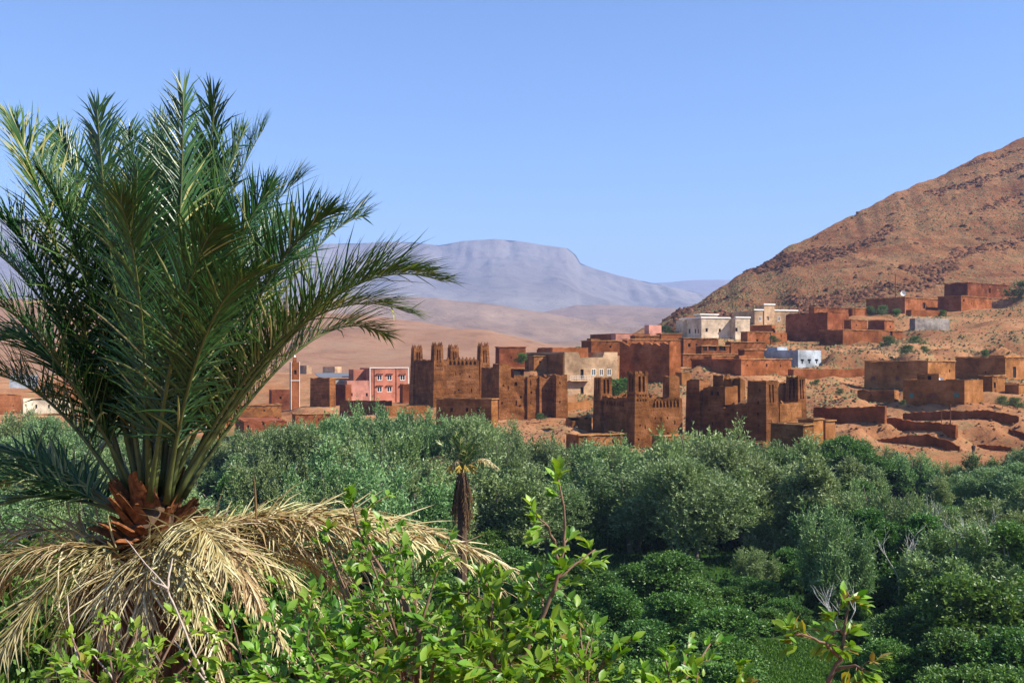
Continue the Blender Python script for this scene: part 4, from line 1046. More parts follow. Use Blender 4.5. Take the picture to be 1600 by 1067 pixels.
ridge_sheet('distant_ridge', [(700, 470, 8600), (900, 455, 8600), (1040, 443, 8600), (1090, 437, 8600), (1150, 437, 8600), (1220, 446, 8600), (1400, 455, 8600), (1700, 440, 8600), (2200, 400, 8600)],
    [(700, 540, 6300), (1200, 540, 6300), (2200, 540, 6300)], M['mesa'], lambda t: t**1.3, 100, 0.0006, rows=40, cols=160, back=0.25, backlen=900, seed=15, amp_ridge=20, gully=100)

# hill scrub and rocks (uncountable)
rng = np.random.RandomState(5)
def blob_scatter(name, pts, rad, mat, flat=0.6, jag=0.35, nv=(3, 6)):
    """small faceted clumps, one mesh"""
    lat, lon = nv
    base = []
    for i in range(lat + 1):
        a = math.pi * 0.5 * i / lat
        for j in range(lon): base.append((math.cos(a) * math.cos(2*math.pi*(j+0.5*i)/lon), math.cos(a) * math.sin(2*math.pi*(j+0.5*i)/lon), math.sin(a)))
    base = np.array(base)
    fc = []
    for i in range(lat):
        for j in range(lon): fc.append((i*lon+j, i*lon+(j+1) % lon, (i+1)*lon+(j+1) % lon, (i+1)*lon+j))
    fc = np.array(fc); n = len(pts)
    sc3 = np.stack([rad * rng.uniform(0.7, 1.3, n), rad * rng.uniform(0.7, 1.3, n), rad * flat * rng.uniform(0.7, 1.4, n)], 1)
    V = base[None] * sc3[:, None, :] * (1 + jag * rng.uniform(-1, 1, (n, len(base), 1)))
    V = V + pts[:, None, :] - np.array([0, 0, 0.25])[None, None] * rad[:, None, None]
    Fz = (fc[None] + (np.arange(n) * len(base))[:, None, None]).reshape(-1, 4)
    ti = np.repeat(rng.uniform(0, 1, n), len(base))
    o = link(name, np_mesh(name, V, Fz, mat, ti)); tag(o, kind='stuff'); return o
def hill_pts(n, dens=None):
    r = rng.uniform(2, HR - 3, n); c = rng.uniform(60, 380, n)
    ri, ci = r.astype(int), c.astype(int)
    X, Y, Z = HX[ri, ci], HYY[ri, ci], HZ[ri, ci]
    fr, fc_ = r - ri, c - ci
    X = X + fr * (HX[ri+1, ci] - X) + fc_ * (HX[ri, ci+1] - X); 
    Y = HYY[ri, ci] + fr * (HYY[ri+1, ci] - HYY[ri, ci]) + fc_ * (HYY[ri, ci+1] - HYY[ri, ci])
    Z = HZ[ri, ci] + fr * (HZ[ri+1, ci] - HZ[ri, ci]) + fc_ * (HZ[ri, ci+1] - HZ[ri, ci])
    p = np.stack([X, Y, Z], 1)
    if dens is not None: p = p[dens(p) > rng.uniform(0, 1, n)]
    return p
p1 = hill_pts(24000, lambda p: 0.25 + 0.9 * (fbm(p[:, 0]*0.03, p[:, 1]*0.03, 3, 21) > 0.0))
o = blob_scatter('hillside_scrub', p1, rng.uniform(0.15, 0.55, len(p1)), M['scrub'], 0.7, 0.4, (2, 5))
tag(o, 'grey-green scrub dotted over the stony hillside', 'scrub', kind='stuff')
def rockdens(p):
    q = p[:, 2] * 0.055 - p[:, 0] * 0.012 + 0.8 * fbm(p[:, 0]*0.015, p[:, 1]*0.015, 3, 31)
    return np.where((np.abs(q - np.round(q)) < 0.10) & (fbm(p[:, 0]*0.02, p[:, 1]*0.02, 3, 33) > -0.12), 0.9, 0.02)
p2 = hill_pts(34000, rockdens)
o = blob_scatter('hillside_rocks', p2, rng.uniform(0.3, 1.4, len(p2)), M['rock'], 0.6, 0.55, (2, 5))
tag(o, 'broken rock bands across the stony hillside', 'rocks', kind='stuff')
# stones and tufts over the village slope
n = 16000; px = rng.uniform(900, 1680, n); d = rng.uniform(150, 345, n)
X = (px - 800) / F * d; Z = ground_z(X, d)
keep = fbm(X * 0.06, d * 0.06, 3, 41) > -0.15
pp = np.stack([X, d, Z], 1)[keep]
o = blob_scatter('slope_tufts', pp, rng.uniform(0.12, 0.45, len(pp)), M['scrub'], 0.8, 0.45, (2, 5)); tag(o, 'dry tufts scattered on the village slope', 'scrub', kind='stuff')
n = 11000; px = rng.uniform(760, 1680, n); d = rng.uniform(150, 300, n); X = (px - 800) / F * d; Z = ground_z(X, d)
pp = np.stack([X, d, Z], 1)
o = blob_scatter('slope_stones', pp, rng.uniform(0.06, 0.4, len(pp))**1.2, M['rock'], 0.7, 0.35, (2, 5)); tag(o, 'loose stones and rubble on the village slope', 'stones', kind='stuff')

# green field by the stream
mb = MB(); vs = []; fs = []
for j in range(13):
    for i in range(17):
        q = P(1165 + i * 11, 560, 1); y = 52 + j * 1.0; x = (1165 + i * 11 - 800) / F * y
        vs.append((x, y, gz(x, y) + 0.12))
for j in range(12):
    for i in range(16): fs.append((j*17+i, j*17+i+1, (j+1)*17+i+1, (j+1)*17+i))
mb.add(vs, fs); o = mb.build('field', M['field']); tag(o, kind='structure')

# poles and masts
def pole(label, px, pt, pb, d, r=0.09, arm=True):
    b = P(px, pb, d); b.z = min(b.z, gz(b.x, b.y)) ; t = P(px, pt, d)
    o = empty('utility_pole', b); tag(o, label, 'pole', 'poles and masts')
    H = t.z - b.z
    mb = MB(); mb.tube([(0, 0, -0.5), (0, 0, H)], [r, r * 0.7], 6); mb.build('shaft', M['rust'], o)
    if arm:
        mb = MB(); mb.tube([(-0.6, 0, H - 0.4), (0.6, 0, H - 0.4)], 0.05, 5); mb.build('cross_arm', M['rust'], o)
pole('rusty leaning pole in front of the curved terrace wall', 1485, 631, 694, 158, 0.11, False)
pole('second thin rusty pole left of the first near the terrace walls', 1471, 640, 680, 161, 0.07, False)
pole('tall thin mast on the hillside above the upper mud house', 1399, 428, 464, 352, 0.16)
pole('short thin mast left of the upper hillside house', 1336, 458, 492, 320, 0.12)

# ------------------------------------------------------------------ trees
def nrm(a): return a / (np.linalg.norm(a, axis=-1, keepdims=True) + 1e-9)

def crown_mesh(name, seed, H, W, zb, nblob, nshoot, per, ll, lw, slen, up, mat, fill=0.6, cone=0.0, blobr=(0.22, 0.36), out=0.8, plumes=0):
    r = np.random.RandomState(seed)
    cs, rs = [], []
    zc, hz = (H + zb) / 2, (H - zb) / 2
    while len(cs) < nblob:
        z = r.uniform(zb, H); q = (z - zc) / hz
        if abs(q) > 0.98: continue
        lim = math.sqrt(1 - q * q) * (1 - cone * (z - zb) / (H - zb))
        rb = W * 0.5 * r.uniform(*blobr) * (0.65 + 0.5 * lim)
        a = r.uniform(0, 2 * math.pi); rho = max(0, W * 0.5 * lim - rb * 0.6) * math.sqrt(r.uniform(0.05, 1))
        cs.append((rho * math.cos(a), rho * math.sin(a), min(z, H - rb * 0.8))); rs.append(rb)
    if plumes:
        cs, rs = [], []
        for k in range(plumes):
            a = 2 * math.pi * (k + r.uniform(-.3, .3)) / plumes * 1.7; q = math.sqrt((k + .5) / plumes)
            x, y = W * .40 * q * math.cos(a), W * .40 * q * math.sin(a)
            tp = H * r.uniform(.62, 1.0) * (1 - .22 * q); nb = r.randint(5, 8); lx_, ly_ = r.uniform(-.08, .08, 2) * H
            for b in range(nb):
                f = (b + .5) / nb
                rb = W * .5 * r.uniform(.24, .36) * (1 - f)**.55 * (1.0 if f > .15 else .8) + .12
                cs.append((x + lx_ * f + x * .15 * f + r.uniform(-.35, .35), y + ly_ * f + y * .15 * f + r.uniform(-.35, .35), zb + (tp - zb) * f)); rs.append(rb)
        nblob = len(cs)
    cs = np.array(cs); rs = np.array(rs)
    pb = rs**2 / (rs**2).sum()
    bi = r.choice(nblob, nshoot, p=pb)
    dr = r.normal(size=(nshoot, 3)); dr[:, 2] += 0.35; dr = nrm(dr)
    st = cs[bi] + dr * (rs[bi] * r.uniform(fill, 1.0, nshoot))[:, None] * np.array([1, 1, 0.9])
    sd = nrm(dr * out + np.array([0, 0, up]) + r.normal(size=(nshoot, 3)) * 0.35)
    sl = slen * r.uniform(0.5, 1.3, nshoot)
    j = (np.arange(per) + 0.5) / per
    pos = st[:, None, :] + sd[:, None, :] * (sl[:, None] * j[None, :])[..., None]
    ld = nrm(sd[:, None, :] * 0.7 + r.normal(size=(nshoot, per, 3)) * 0.55)
    side = nrm(np.cross(ld, r.normal(size=(nshoot, per, 3))))
    L = ll * r.uniform(0.7, 1.3, (nshoot, per, 1)); Wd = lw * r.uniform(0.7, 1.3, (nshoot, per, 1))
    V = np.stack([pos, pos + ld * L * 0.5 + side * Wd * 0.5, pos + ld * L, pos + ld * L * 0.5 - side * Wd * 0.5], 2)
    n = nshoot * per
    Fc = (np.arange(n) * 4)[:, None] + np.array([0, 1, 2, 3])[None]
    tb = r.normal(size=nblob) * 0.10
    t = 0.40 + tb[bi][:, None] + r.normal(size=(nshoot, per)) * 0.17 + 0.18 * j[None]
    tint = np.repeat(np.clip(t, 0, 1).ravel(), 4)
    return np_mesh(name, V, Fc, mat, tint), cs, rs

def trunk_mesh(name, cs, seed, H, r0, mat, nl=9, lean=0.3, multi=1):
    rr = random.Random(seed); mb = MB()
    order = sorted(range(len(cs)), key=lambda i: rr.random())[:nl]
    for m in range(multi):
        ox, oy = (rr.uniform(-0.5, 0.5), rr.uniform(-0.5, 0.5)) if multi > 1 else (0, 0)
        pts = [Vector((ox, oy, -0.6))]
        for k in range(1, 7):
            pts.append(Vector((ox * (1 + k * 0.4) + rr.uniform(-1, 1) * lean * k * 0.25, oy * (1 + k * 0.4) + rr.uniform(-1, 1) * lean * k * 0.25, H * 0.78 * k / 6)))
        mb.tube(pts, [r0 * (1 - 0.13 * k) for k in range(7)], 7)
        for i in order[m::multi]:
            c = Vector(cs[i]); s = pts[rr.randint(1, 4)]
            mid = (s + c) / 2 + Vector((rr.uniform(-0.4, 0.4), rr.uniform(-0.4, 0.4), -0.15))
            mb.tube([s, mid, c], [r0 * 0.45, r0 * 0.28, r0 * 0.12], 5)
            for q in range(3):
                e = c + Vector((rr.uniform(-1, 1), rr.uniform(-1, 1), rr.uniform(0.1, 1))) * 0.9
                mb.tube([c, e], [r0 * 0.12, r0 * 0.04], 4)
    o = mb.build(name, mat); me = o.data; bpy.data.objects.remove(o); return me

VAR = {}
def variant(key, *a, trunk='bark', r0=0.2, nl=9, multi=1, lean=0.3, **kw):
    me, cs, rs = crown_mesh('crown_' + key, *a, **kw)
    co = np.empty(len(me.vertices) * 3, dtype=np.float32); me.vertices.foreach_get('co', co); co = co.reshape(-1, 3)
    h_real = float(np.percentile(co[:, 2], 99.7)); w_real = 2 * float(np.percentile(np.hypot(co[:, 0], co[:, 1]), 97))
    VAR[key] = (me, trunk_mesh('trunk_' + key, cs, a[0], a[1], r0, M[trunk], nl, lean, multi), h_real, w_real)
#                 seed H    W   zb  nb  nsh  per  ll    lw    slen up
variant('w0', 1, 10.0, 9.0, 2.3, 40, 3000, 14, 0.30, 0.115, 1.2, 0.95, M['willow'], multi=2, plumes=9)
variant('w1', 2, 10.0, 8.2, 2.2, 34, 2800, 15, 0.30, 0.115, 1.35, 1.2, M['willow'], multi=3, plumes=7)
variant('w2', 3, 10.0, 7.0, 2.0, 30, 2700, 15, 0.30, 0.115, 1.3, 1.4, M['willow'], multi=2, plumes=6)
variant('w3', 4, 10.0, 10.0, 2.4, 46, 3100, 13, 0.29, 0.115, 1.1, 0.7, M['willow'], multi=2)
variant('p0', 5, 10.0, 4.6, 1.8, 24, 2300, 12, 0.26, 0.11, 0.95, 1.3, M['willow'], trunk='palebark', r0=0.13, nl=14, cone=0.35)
variant('p1', 6, 10.0, 5.2, 1.5, 24, 2300, 12, 0.26, 0.11, 0.9, 1.2, M['green'], trunk='palebark', r0=0.13, nl=14, cone=0.3)
variant('g0', 7, 6.0, 6.4, 0.3, 24, 2600, 9, 0.27, 0.15, 0.7, 0.55, M['green'], fill=0.6, blobr=(0.16, 0.42), r0=0.15)
variant('g1', 8, 6.0, 6.0, 0.2, 20, 2500, 9, 0.27, 0.15, 0.75, 0.7, M['green'], fill=0.6, blobr=(0.16, 0.45), r0=0.15)
variant('g2', 9, 6.0, 7.4, 0.3, 32, 2800, 9, 0.25, 0.15, 0.6, 0.45, M['green'], fill=0.6, blobr=(0.14, 0.38), r0=0.15)
variant('b0', 21, 2.0, 2.6, 0.05, 16, 420, 9, 0.16, 0.07, 0.42, 0.6, M['bushleaf'], r0=0.04, nl=8, blobr=(0.2, 0.42))
variant('b1', 22, 2.0, 2.4, 0.05, 12, 380, 9, 0.15, 0.09, 0.34, 0.4, M['lime'], r0=0.04, nl=8, blobr=(0.2, 0.45))
variant('l0', 10, 10.0, 8.6, 1.0, 34, 3300, 11, 0.26, 0.14, 0.7, 0.6, M['lime'], multi=2)

ORD = ['first', 'second', 'third', 'fourth', 'fifth', 'sixth', 'seventh', 'eighth', 'ninth', 'tenth', 'eleventh', 'twelfth', 'thirteenth', 'fourteenth', 'fifteenth', 'sixteenth', 'seventeenth', 'eighteenth',
       'nineteenth', 'twentieth', 'twenty-first', 'twenty-second', 'twenty-third', 'twenty-fourth', 'twenty-fifth', 'twenty-sixth', 'twenty-seventh', 'twenty-eighth', 'twenty-ninth', 'thirtieth',
       'thirty-first', 'thirty-second', 'thirty-third', 'thirty-fourth', 'thirty-fifth', 'thirty-sixth', 'thirty-seventh', 'thirty-eighth', 'thirty-ninth', 'fortieth', 'forty-first', 'forty-second', 'forty-third', 'forty-fourth', 'forty-fifth', 'forty-sixth', 'forty-seventh', 'forty-eighth', 'forty-ninth', 'fiftieth']
rt = random.Random(11)
def tree(key, px, py, d, wpx, name, label, cat='tree', group=None, base_z=None):
    me, tr, H0, W0 = VAR[key]
    x = (px - 800) / F * d; z0 = gz(x, d) if base_z is None else base_z
    ztop = CAMZ + (HY - py) / F * d
    H = max(1.2, ztop - z0); W = min(wpx / F * d * 1.12, H * W0 / H0 * 1.45)
    o = empty(name, (x, d, z0 - 0.05), rt.uniform(0, 6.28))
    s = W / W0
    o.scale = (s * rt.uniform(0.92, 1.08), s * rt.uniform(0.92, 1.08), H / H0)
    tag(o, label, cat, group)
    c = link('crown', me, o); tag(c, kind='stuff')
    link('trunk', tr, o)
    return o

SKY = np.array([(-80, 652), (0, 652), (60, 650), (140, 645), (200, 660), (290, 700), (340, 688), (420, 668), (480, 664), (520, 650), (555, 645), (600, 648), (630, 640), (660, 652), (700, 662), (735, 655), (780, 664), (840, 676),
                (880, 700), (910, 694), (950, 688), (1000, 715), (1050, 700), (1090, 682), (1130, 690), (1170, 698), (1210, 712), (1245, 720), (1275, 690), (1320, 684), (1370, 700), (1410, 716), (1450, 722), (1500, 726), (1560, 716), (1600, 706), (1700, 700)], float)
def T(px): return float(np.interp(px, SKY[:, 0], SKY[:, 1])) - (9 if px > 870 else 3)
def dback(px): return float(np.interp(px, [-80, 330, 420, 860, 900, 1700], [188, 188, 168, 160, 142, 142]))
LAND = [(-60, 'left edge'), (150, 'palm stems'), (400, 'reddish ruin'), (500, 'minaret'), (600, 'pink house'), (700, 'horned kasbah'), (820, 'buttressed ruin'),
        (920, 'flat mud house'), (1000, 'niche kasbah'), (1130, 'shadowed kasbah'), (1240, 'narrow mud house'), (1340, 'worn mud wall'), (1460, 'terrace walls'), (1560, 'path')]
def row(rowname, pxs, dfun, topfun, wfun, keys, name, look):
    for i, px in enumerate(pxs):
        key = keys[rt.randrange(len(keys))] if not callable(keys) else keys(px)
        lm = min(LAND, key=lambda q: abs(q[0] - px))[1]
        d = dfun(px)
        tree(key, px, topfun(px), d, wfun(px), name, '%s, %s from left in the %s, by the %s' % (look, ORD[i], rowname, lm), 'tree', 'trees of the grove, ' + rowname)
def jit(a, b, st, j): 
    out = []; x = a
    while x < b: out.append(x + rt.uniform(-j, j)); x += st
    return out
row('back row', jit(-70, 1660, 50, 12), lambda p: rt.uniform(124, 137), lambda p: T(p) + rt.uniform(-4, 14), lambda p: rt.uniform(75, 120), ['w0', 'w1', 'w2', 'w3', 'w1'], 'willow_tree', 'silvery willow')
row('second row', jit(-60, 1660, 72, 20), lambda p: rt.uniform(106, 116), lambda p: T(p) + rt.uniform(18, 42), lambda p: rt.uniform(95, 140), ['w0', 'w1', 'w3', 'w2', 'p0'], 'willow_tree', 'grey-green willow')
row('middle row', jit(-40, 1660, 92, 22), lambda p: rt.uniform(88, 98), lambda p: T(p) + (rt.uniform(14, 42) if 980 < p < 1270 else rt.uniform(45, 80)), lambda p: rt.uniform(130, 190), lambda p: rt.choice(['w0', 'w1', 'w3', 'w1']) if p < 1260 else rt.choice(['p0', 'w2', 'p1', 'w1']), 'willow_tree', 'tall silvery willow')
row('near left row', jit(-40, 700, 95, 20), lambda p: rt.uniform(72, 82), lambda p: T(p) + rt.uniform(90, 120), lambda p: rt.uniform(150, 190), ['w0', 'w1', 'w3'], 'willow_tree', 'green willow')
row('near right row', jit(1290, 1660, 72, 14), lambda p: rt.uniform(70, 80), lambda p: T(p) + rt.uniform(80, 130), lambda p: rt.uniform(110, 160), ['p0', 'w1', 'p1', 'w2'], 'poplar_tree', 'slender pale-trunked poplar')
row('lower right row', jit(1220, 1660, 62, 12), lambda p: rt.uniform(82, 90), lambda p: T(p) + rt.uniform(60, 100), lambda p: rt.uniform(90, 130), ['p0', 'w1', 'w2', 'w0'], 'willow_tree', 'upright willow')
LB = 'bright green leafy tree standing out against the grey willows by the tall mud house'
tree('l0', 1322, 681, 134, 130, 'leafy_tree', LB, group='bright green trees')
tree('l0', 1352, 700, 130, 95, 'leafy_tree', 'lower bright green tree right of the tallest bright green one', group='bright green trees')
tree('l0', 674, 660, 150, 60, 'leafy_tree', 'small bright green tree in front of the low mud house', group='bright green trees')
tree('g0', 372, 738, 96, 80, 'leafy_tree', 'dark green bushy tree right of the palm stems', group='dark green trees')
tree('b1', 965, 590, 196, 44, 'leafy_tree', 'round green tree between the niche kasbah and the beige house', group='village trees', base_z=P(965, 622, 196).z)
tree('b1', 814, 551, 236, 32, 'leafy_tree', 'small round green tree behind the ruined kasbah block', group='village trees', base_z=P(814, 566, 236).z)
tree('b0', 1043, 508, 300, 26, 'leafy_tree', 'small dark tree left of the white house', group='village trees', base_z=P(1043, 528, 300).z)
for (px, pt, pb, d, w, t_) in ((1388, 524, 546, 262, 26, 'green bush by the doorway of the long low house'), (1432, 524, 542, 256, 34, 'wide green bush below the block wall'), (1446, 540, 552, 246, 26, 'low green bush behind the long ochre house'),
        (1418, 538, 556, 244, 22, 'dark bush left of the low green bush on the slope'), (1480, 548, 556, 240, 26, 'flat green bush in the middle of the slope'), (1540, 546, 556, 236, 32, 'pale green bush above the right ochre house'),
        (1358, 478, 492, 325, 16, 'left of three bushes by the upper hillside house'), (1378, 476, 493, 324, 20, 'middle of three bushes by the upper hillside house'), (1400, 482, 494, 322, 16, 'right of three bushes by the upper hillside house'),
        (1472, 484, 496, 322, 12, 'small bush in front of the porch block'), (1594, 438, 468, 345, 44, 'large dark tree at the right edge of the hillside'), (1590, 620, 640, 182, 40, 'leafy shrub beside the small mud hut'),
        (1566, 618, 634, 180, 24, 'young sapling at the corner of the square ochre house'), (1210, 524, 536, 268, 22, 'grey bush beside the large jagged earth building'), (1146, 590, 600, 195, 14, 'weed bush behind the ruined kasbah'), (1274, 592, 602, 215, 14, 'shrub on the slope below the blue house'),
        (1312, 607, 616, 205, 12, 'small shrub on the slope left of the long ochre house'), (1304, 505, 515, 318, 12, 'small plant on the roof line behind the red house'), (845, 645, 656, 186, 14, 'weed clump at the foot of the ruined kasbah block'),
        (1510, 525, 534, 268, 46, 'low wide green patch of crops on the slope'), (1410, 626, 634, 183, 10, 'tiny shrub by the lean-to')):
    tree(rt.choice(['b0', 'b1', 'b0']), px, pt, d, w * 1.15, 'bush', t_, 'bush', 'bushes on the village slope', base_z=P(px, pb, d).z)
# orchard bushes in front
OB = [(1055, 864, 75, 115), (993, 882, 74, 66), (1238, 856, 84, 96), (905, 872, 74, 120), (960, 918, 67, 120), (1062, 926, 63, 150), (1135, 948, 60, 120), (880, 935, 62, 130), (1000, 972, 56, 165), (1100, 990, 53, 165),
      (905, 995, 53, 170), (820, 902, 66, 140), (1010, 1040, 47, 190), (1140, 1030, 49, 120), (760, 826, 88, 100), (800, 858, 78, 115), (720, 836, 84, 120), (1525, 905, 60, 170), (1585, 985, 52, 180), (1480, 985, 54, 130),
      (1392, 1000, 55, 110), (1555, 1045, 47, 190), (1425, 950, 62, 130), (1640, 925, 60, 160), (1450, 1045, 48, 130), (700, 905, 66, 150), (640, 860, 76, 140), (560, 830, 82, 140), (1345, 960, 70, 90), (1620, 860, 76, 150), (1370, 900, 74, 110), (1195, 905, 72, 100), (1225, 935, 68, 95), (1270, 930, 72, 90), (1175, 985, 62, 90), (1290, 965, 70, 90), (1330, 1000, 64, 80), (1440, 900, 70, 110), (1500, 860, 74, 120), (1250, 900, 78, 100), (1165, 900, 76, 110), (1205, 950, 66, 120), (1145, 915, 72, 110), (1255, 965, 68, 110), (1310, 920, 74, 110), (1210, 880, 80, 100), (1100, 905, 70, 110), (1350, 1020, 58, 90)]
for i, (px, py, d, w) in enumerate(sorted(OB)):
    lm = min([(720, 'small palm'), (880, 'young upright branch'), (1055, 'dark gap under the willows'), (1240, 'green field'), (1400, 'poplars'), (1560, 'lower right corner')], key=lambda q: abs(q[0] - px))[1]
    tree(['g0', 'g1', 'g2'][i % 3], px, py, d, w, 'orchard_bush', 'dark green orchard bush, %s from left, near the %s' % (ORD[i], lm), 'bush', 'orchard bushes below the willows')
for i, (px, py, d, w, t_) in enumerate(((10, 850, 17, 330, 'at the left edge behind the dead palm fronds'), (150, 900, 15, 330, 'behind the palm trunk'), (380, 880, 18, 330, 'behind the right side of the dead palm skirt'), (560, 930, 17, 330, 'under the long dead frond'), (730, 960, 19, 320, 'below the small palm'))):
    tree(['g0', 'g2', 'g1'][i % 3], px, py, d, w, 'bank_bush', 'shaded green bush ' + t_, 'bush', 'bushes on the near bank')
for (px, py, d, w, k, t_) in ((1092, 672, 104, 165, 'w0', 'tallest silvery willow in front of the shadowed kasbah wall'), (1150, 690, 100, 150, 'w3', 'broad silvery willow below the tall narrow mud house'), (545, 640, 120, 110, 'w1', 'tall silvery willow rising before the pink house'), (620, 642, 118, 110, 'w0', 'tall willow at the foot of the horned kasbah'),
        (460, 664, 112, 130, 'w3', 'pale silvery willow below the minaret'), (745, 652, 118, 110, 'w3', 'silvery willow before the low flat-roofed house'), (1245, 690, 104, 110, 'w2', 'slim tall willow beside the bright green tree'), (960, 690, 108, 120, 'w1', 'feathery willow below the small flat mud house')):
    tree(k, px, py, d, w, 'willow_tree', t_, 'tree', 'tall willows before the village')
tree('w1', 1178, 858, 80, 105, 'willow_bush', 'pale silvery willow bush left of the green field', 'bush')
tree('w2', 1290, 790, 86, 90, 'willow_tree', 'slim silvery willow standing before the poplars', 'tree')

# bare pale tree
def bare_tree(label, px, pt, pb, d, seed, wid=60, name='bare_tree'):
    rr = random.Random(seed); b = P(px, pb, d); H = (pb - pt) / F * d
    o = empty(name, b); tag(o, label, 'tree', 'bare trees')
    def br(p, dr, ln, r, dep, mb):
        pts = [p]; 
        for k in range(4):
            dr = (dr + Vector((rr.uniform(-.25, .25), rr.uniform(-.25, .25), rr.uniform(-.05, .2)))).normalized(); pts.append(pts[-1] + dr * ln / 4)
        mb.tube(pts, [r, r*.85, r*.7, r*.55, r*.4], 5)
        if dep > 0:
            for k in range(3):
                q = pts[rr.randint(2, 4)]; nd = (dr + Vector((rr.uniform(-.9, .9), rr.uniform(-.9, .9), rr.uniform(-.1, .5)))).normalized()
                br(q, nd, ln * rr.uniform(.5, .75), r * .5, dep - 1, mb)
    mb = MB(); mb.tube([(0, 0, -4), (0, 0, 0.1)], [0.10, 0.07], 6); mb.build('trunk', M['palebark'], o)
    for k in range(4):
        mb = MB(); br(Vector((0, 0, 0)), Vector((rr.uniform(-.6, .6), rr.uniform(-.3, .3), 1)).normalized(), H * .55, 0.05, 2, mb); mb.build('limb', M['palebark'], o)
bare_tree('leafless pale-barked tree with twisted white limbs among the poplars', 1462, 775, 868, 82, 3)
bare_tree('thin leafless pale tree lower right of the twisted one', 1312, 905, 1000, 66, 9)

bare_tree('slender leafless pale stem left of the twisted bare tree', 1405, 822, 905, 72, 14)
bare_tree('slender leafless pale stem near the right edge of the grove', 1535, 792, 880, 74, 17)
# ground cover on the valley floor and the near bank
n = 60000; d = rng.uniform(26, 135, n)**1.0; px = rng.uniform(-100, 1700, n)
X = (px - 800) / F * d; Z = ground_z(X, d)
base = np.stack([X, d, Z], 1)
ld = nrm(rng.normal(size=(n, 3)) * 0.5 + np.array([0, 0, 1.0])); side = nrm(np.cross(ld, rng.normal(size=(n, 3))))
L = (0.14 + 0.0025 * d)[:, None] * rng.uniform(0.5, 1.5, (n, 1)); Wd = L * 0.22
V = np.stack([base, base + ld * L * .5 + side * Wd, base + ld * L, base + ld * L * .5 - side * Wd], 1)
keep = ~((d > 51) & (d < 65) & (px > 1160) & (px < 1345))
V = V[keep]; n = len(V)
o = link('ground_cover', np_mesh('ground_cover', V, (np.arange(n) * 4)[:, None] + np.arange(4)[None], M['green'], np.repeat(np.clip(rng.normal(.2, .15, n), 0, 1), 4)))
tag(o, 'low weeds and grass on the valley floor', 'ground cover', kind='stuff')
# alfalfa stems of the field
n = 22000; d = rng.uniform(52, 64, n); px = rng.uniform(1168, 1338, n); X = (px - 800) / F * d; base = np.stack([X, d, ground_z(X, d) + 0.1], 1)
ld = nrm(rng.normal(size=(n, 3)) * 0.35 + np.array([0, 0, 1.0])); side = nrm(np.cross(ld, rng.normal(size=(n, 3)))); L = rng.uniform(.15, .32, (n, 1)); Wd = L * .2
V = np.stack([base, base + ld * L * .5 + side * Wd, base + ld * L, base + ld * L * .5 - side * Wd], 1)
o = link('alfalfa', np_mesh('alfalfa', V, (np.arange(n) * 4)[:, None] + np.arange(4)[None], M['lime'], np.repeat(np.clip(rng.normal(.4, .2, n), 0, 1), 4)))
tag(o, 'bright green crop in the small field by the trees', 'crop', kind='stuff')

# ------------------------------------------------------------------ palms
rp = random.Random(21)
def bez(a, m, b, n):
    return [a * (1-t)**2 + m * 2*t*(1-t) + b * t*t for t in [i / n for i in range(n + 1)]]
def leaflet_geo(p, dr, nn, L, w, droop, curl=0.0):
    """folded blade of four segments; returns verts and faces"""
    s = dr.cross(nn)
    if s.length < 1e-4: s = dr.cross(Vector((0, 0, 1)))
    s.normalize(); vs = []
    prev = p.copy(); d = dr.copy()
    for i, (f, wf) in enumerate(((0, 0.55), (0.3, 1.0), (0.65, 0.75), (1.0, 0.0))):
        if i:
            d = (d + Vector((0, 0, -droop * (0.5 + f))) + s * curl).normalized()
            prev = prev + d * L * (f - ((0, 0.3, 0.65, 1.0)[i-1]))
        if wf > 0:
            up = d.cross(s).normalized() * -1
            vs += [prev - s * w * wf * .5 + up * w * wf * .22, prev, prev + s * w * wf * .5 + up * w * wf * .22]
        else: vs.append(prev.copy())
    fs = []
    for i in range(2):
        b = i * 3; fs += [(b, b+1, b+4, b+3), (b+1, b+2, b+5, b+4)]
    fs += [(6, 7, 9), (7, 8, 9)]
    return vs, fs

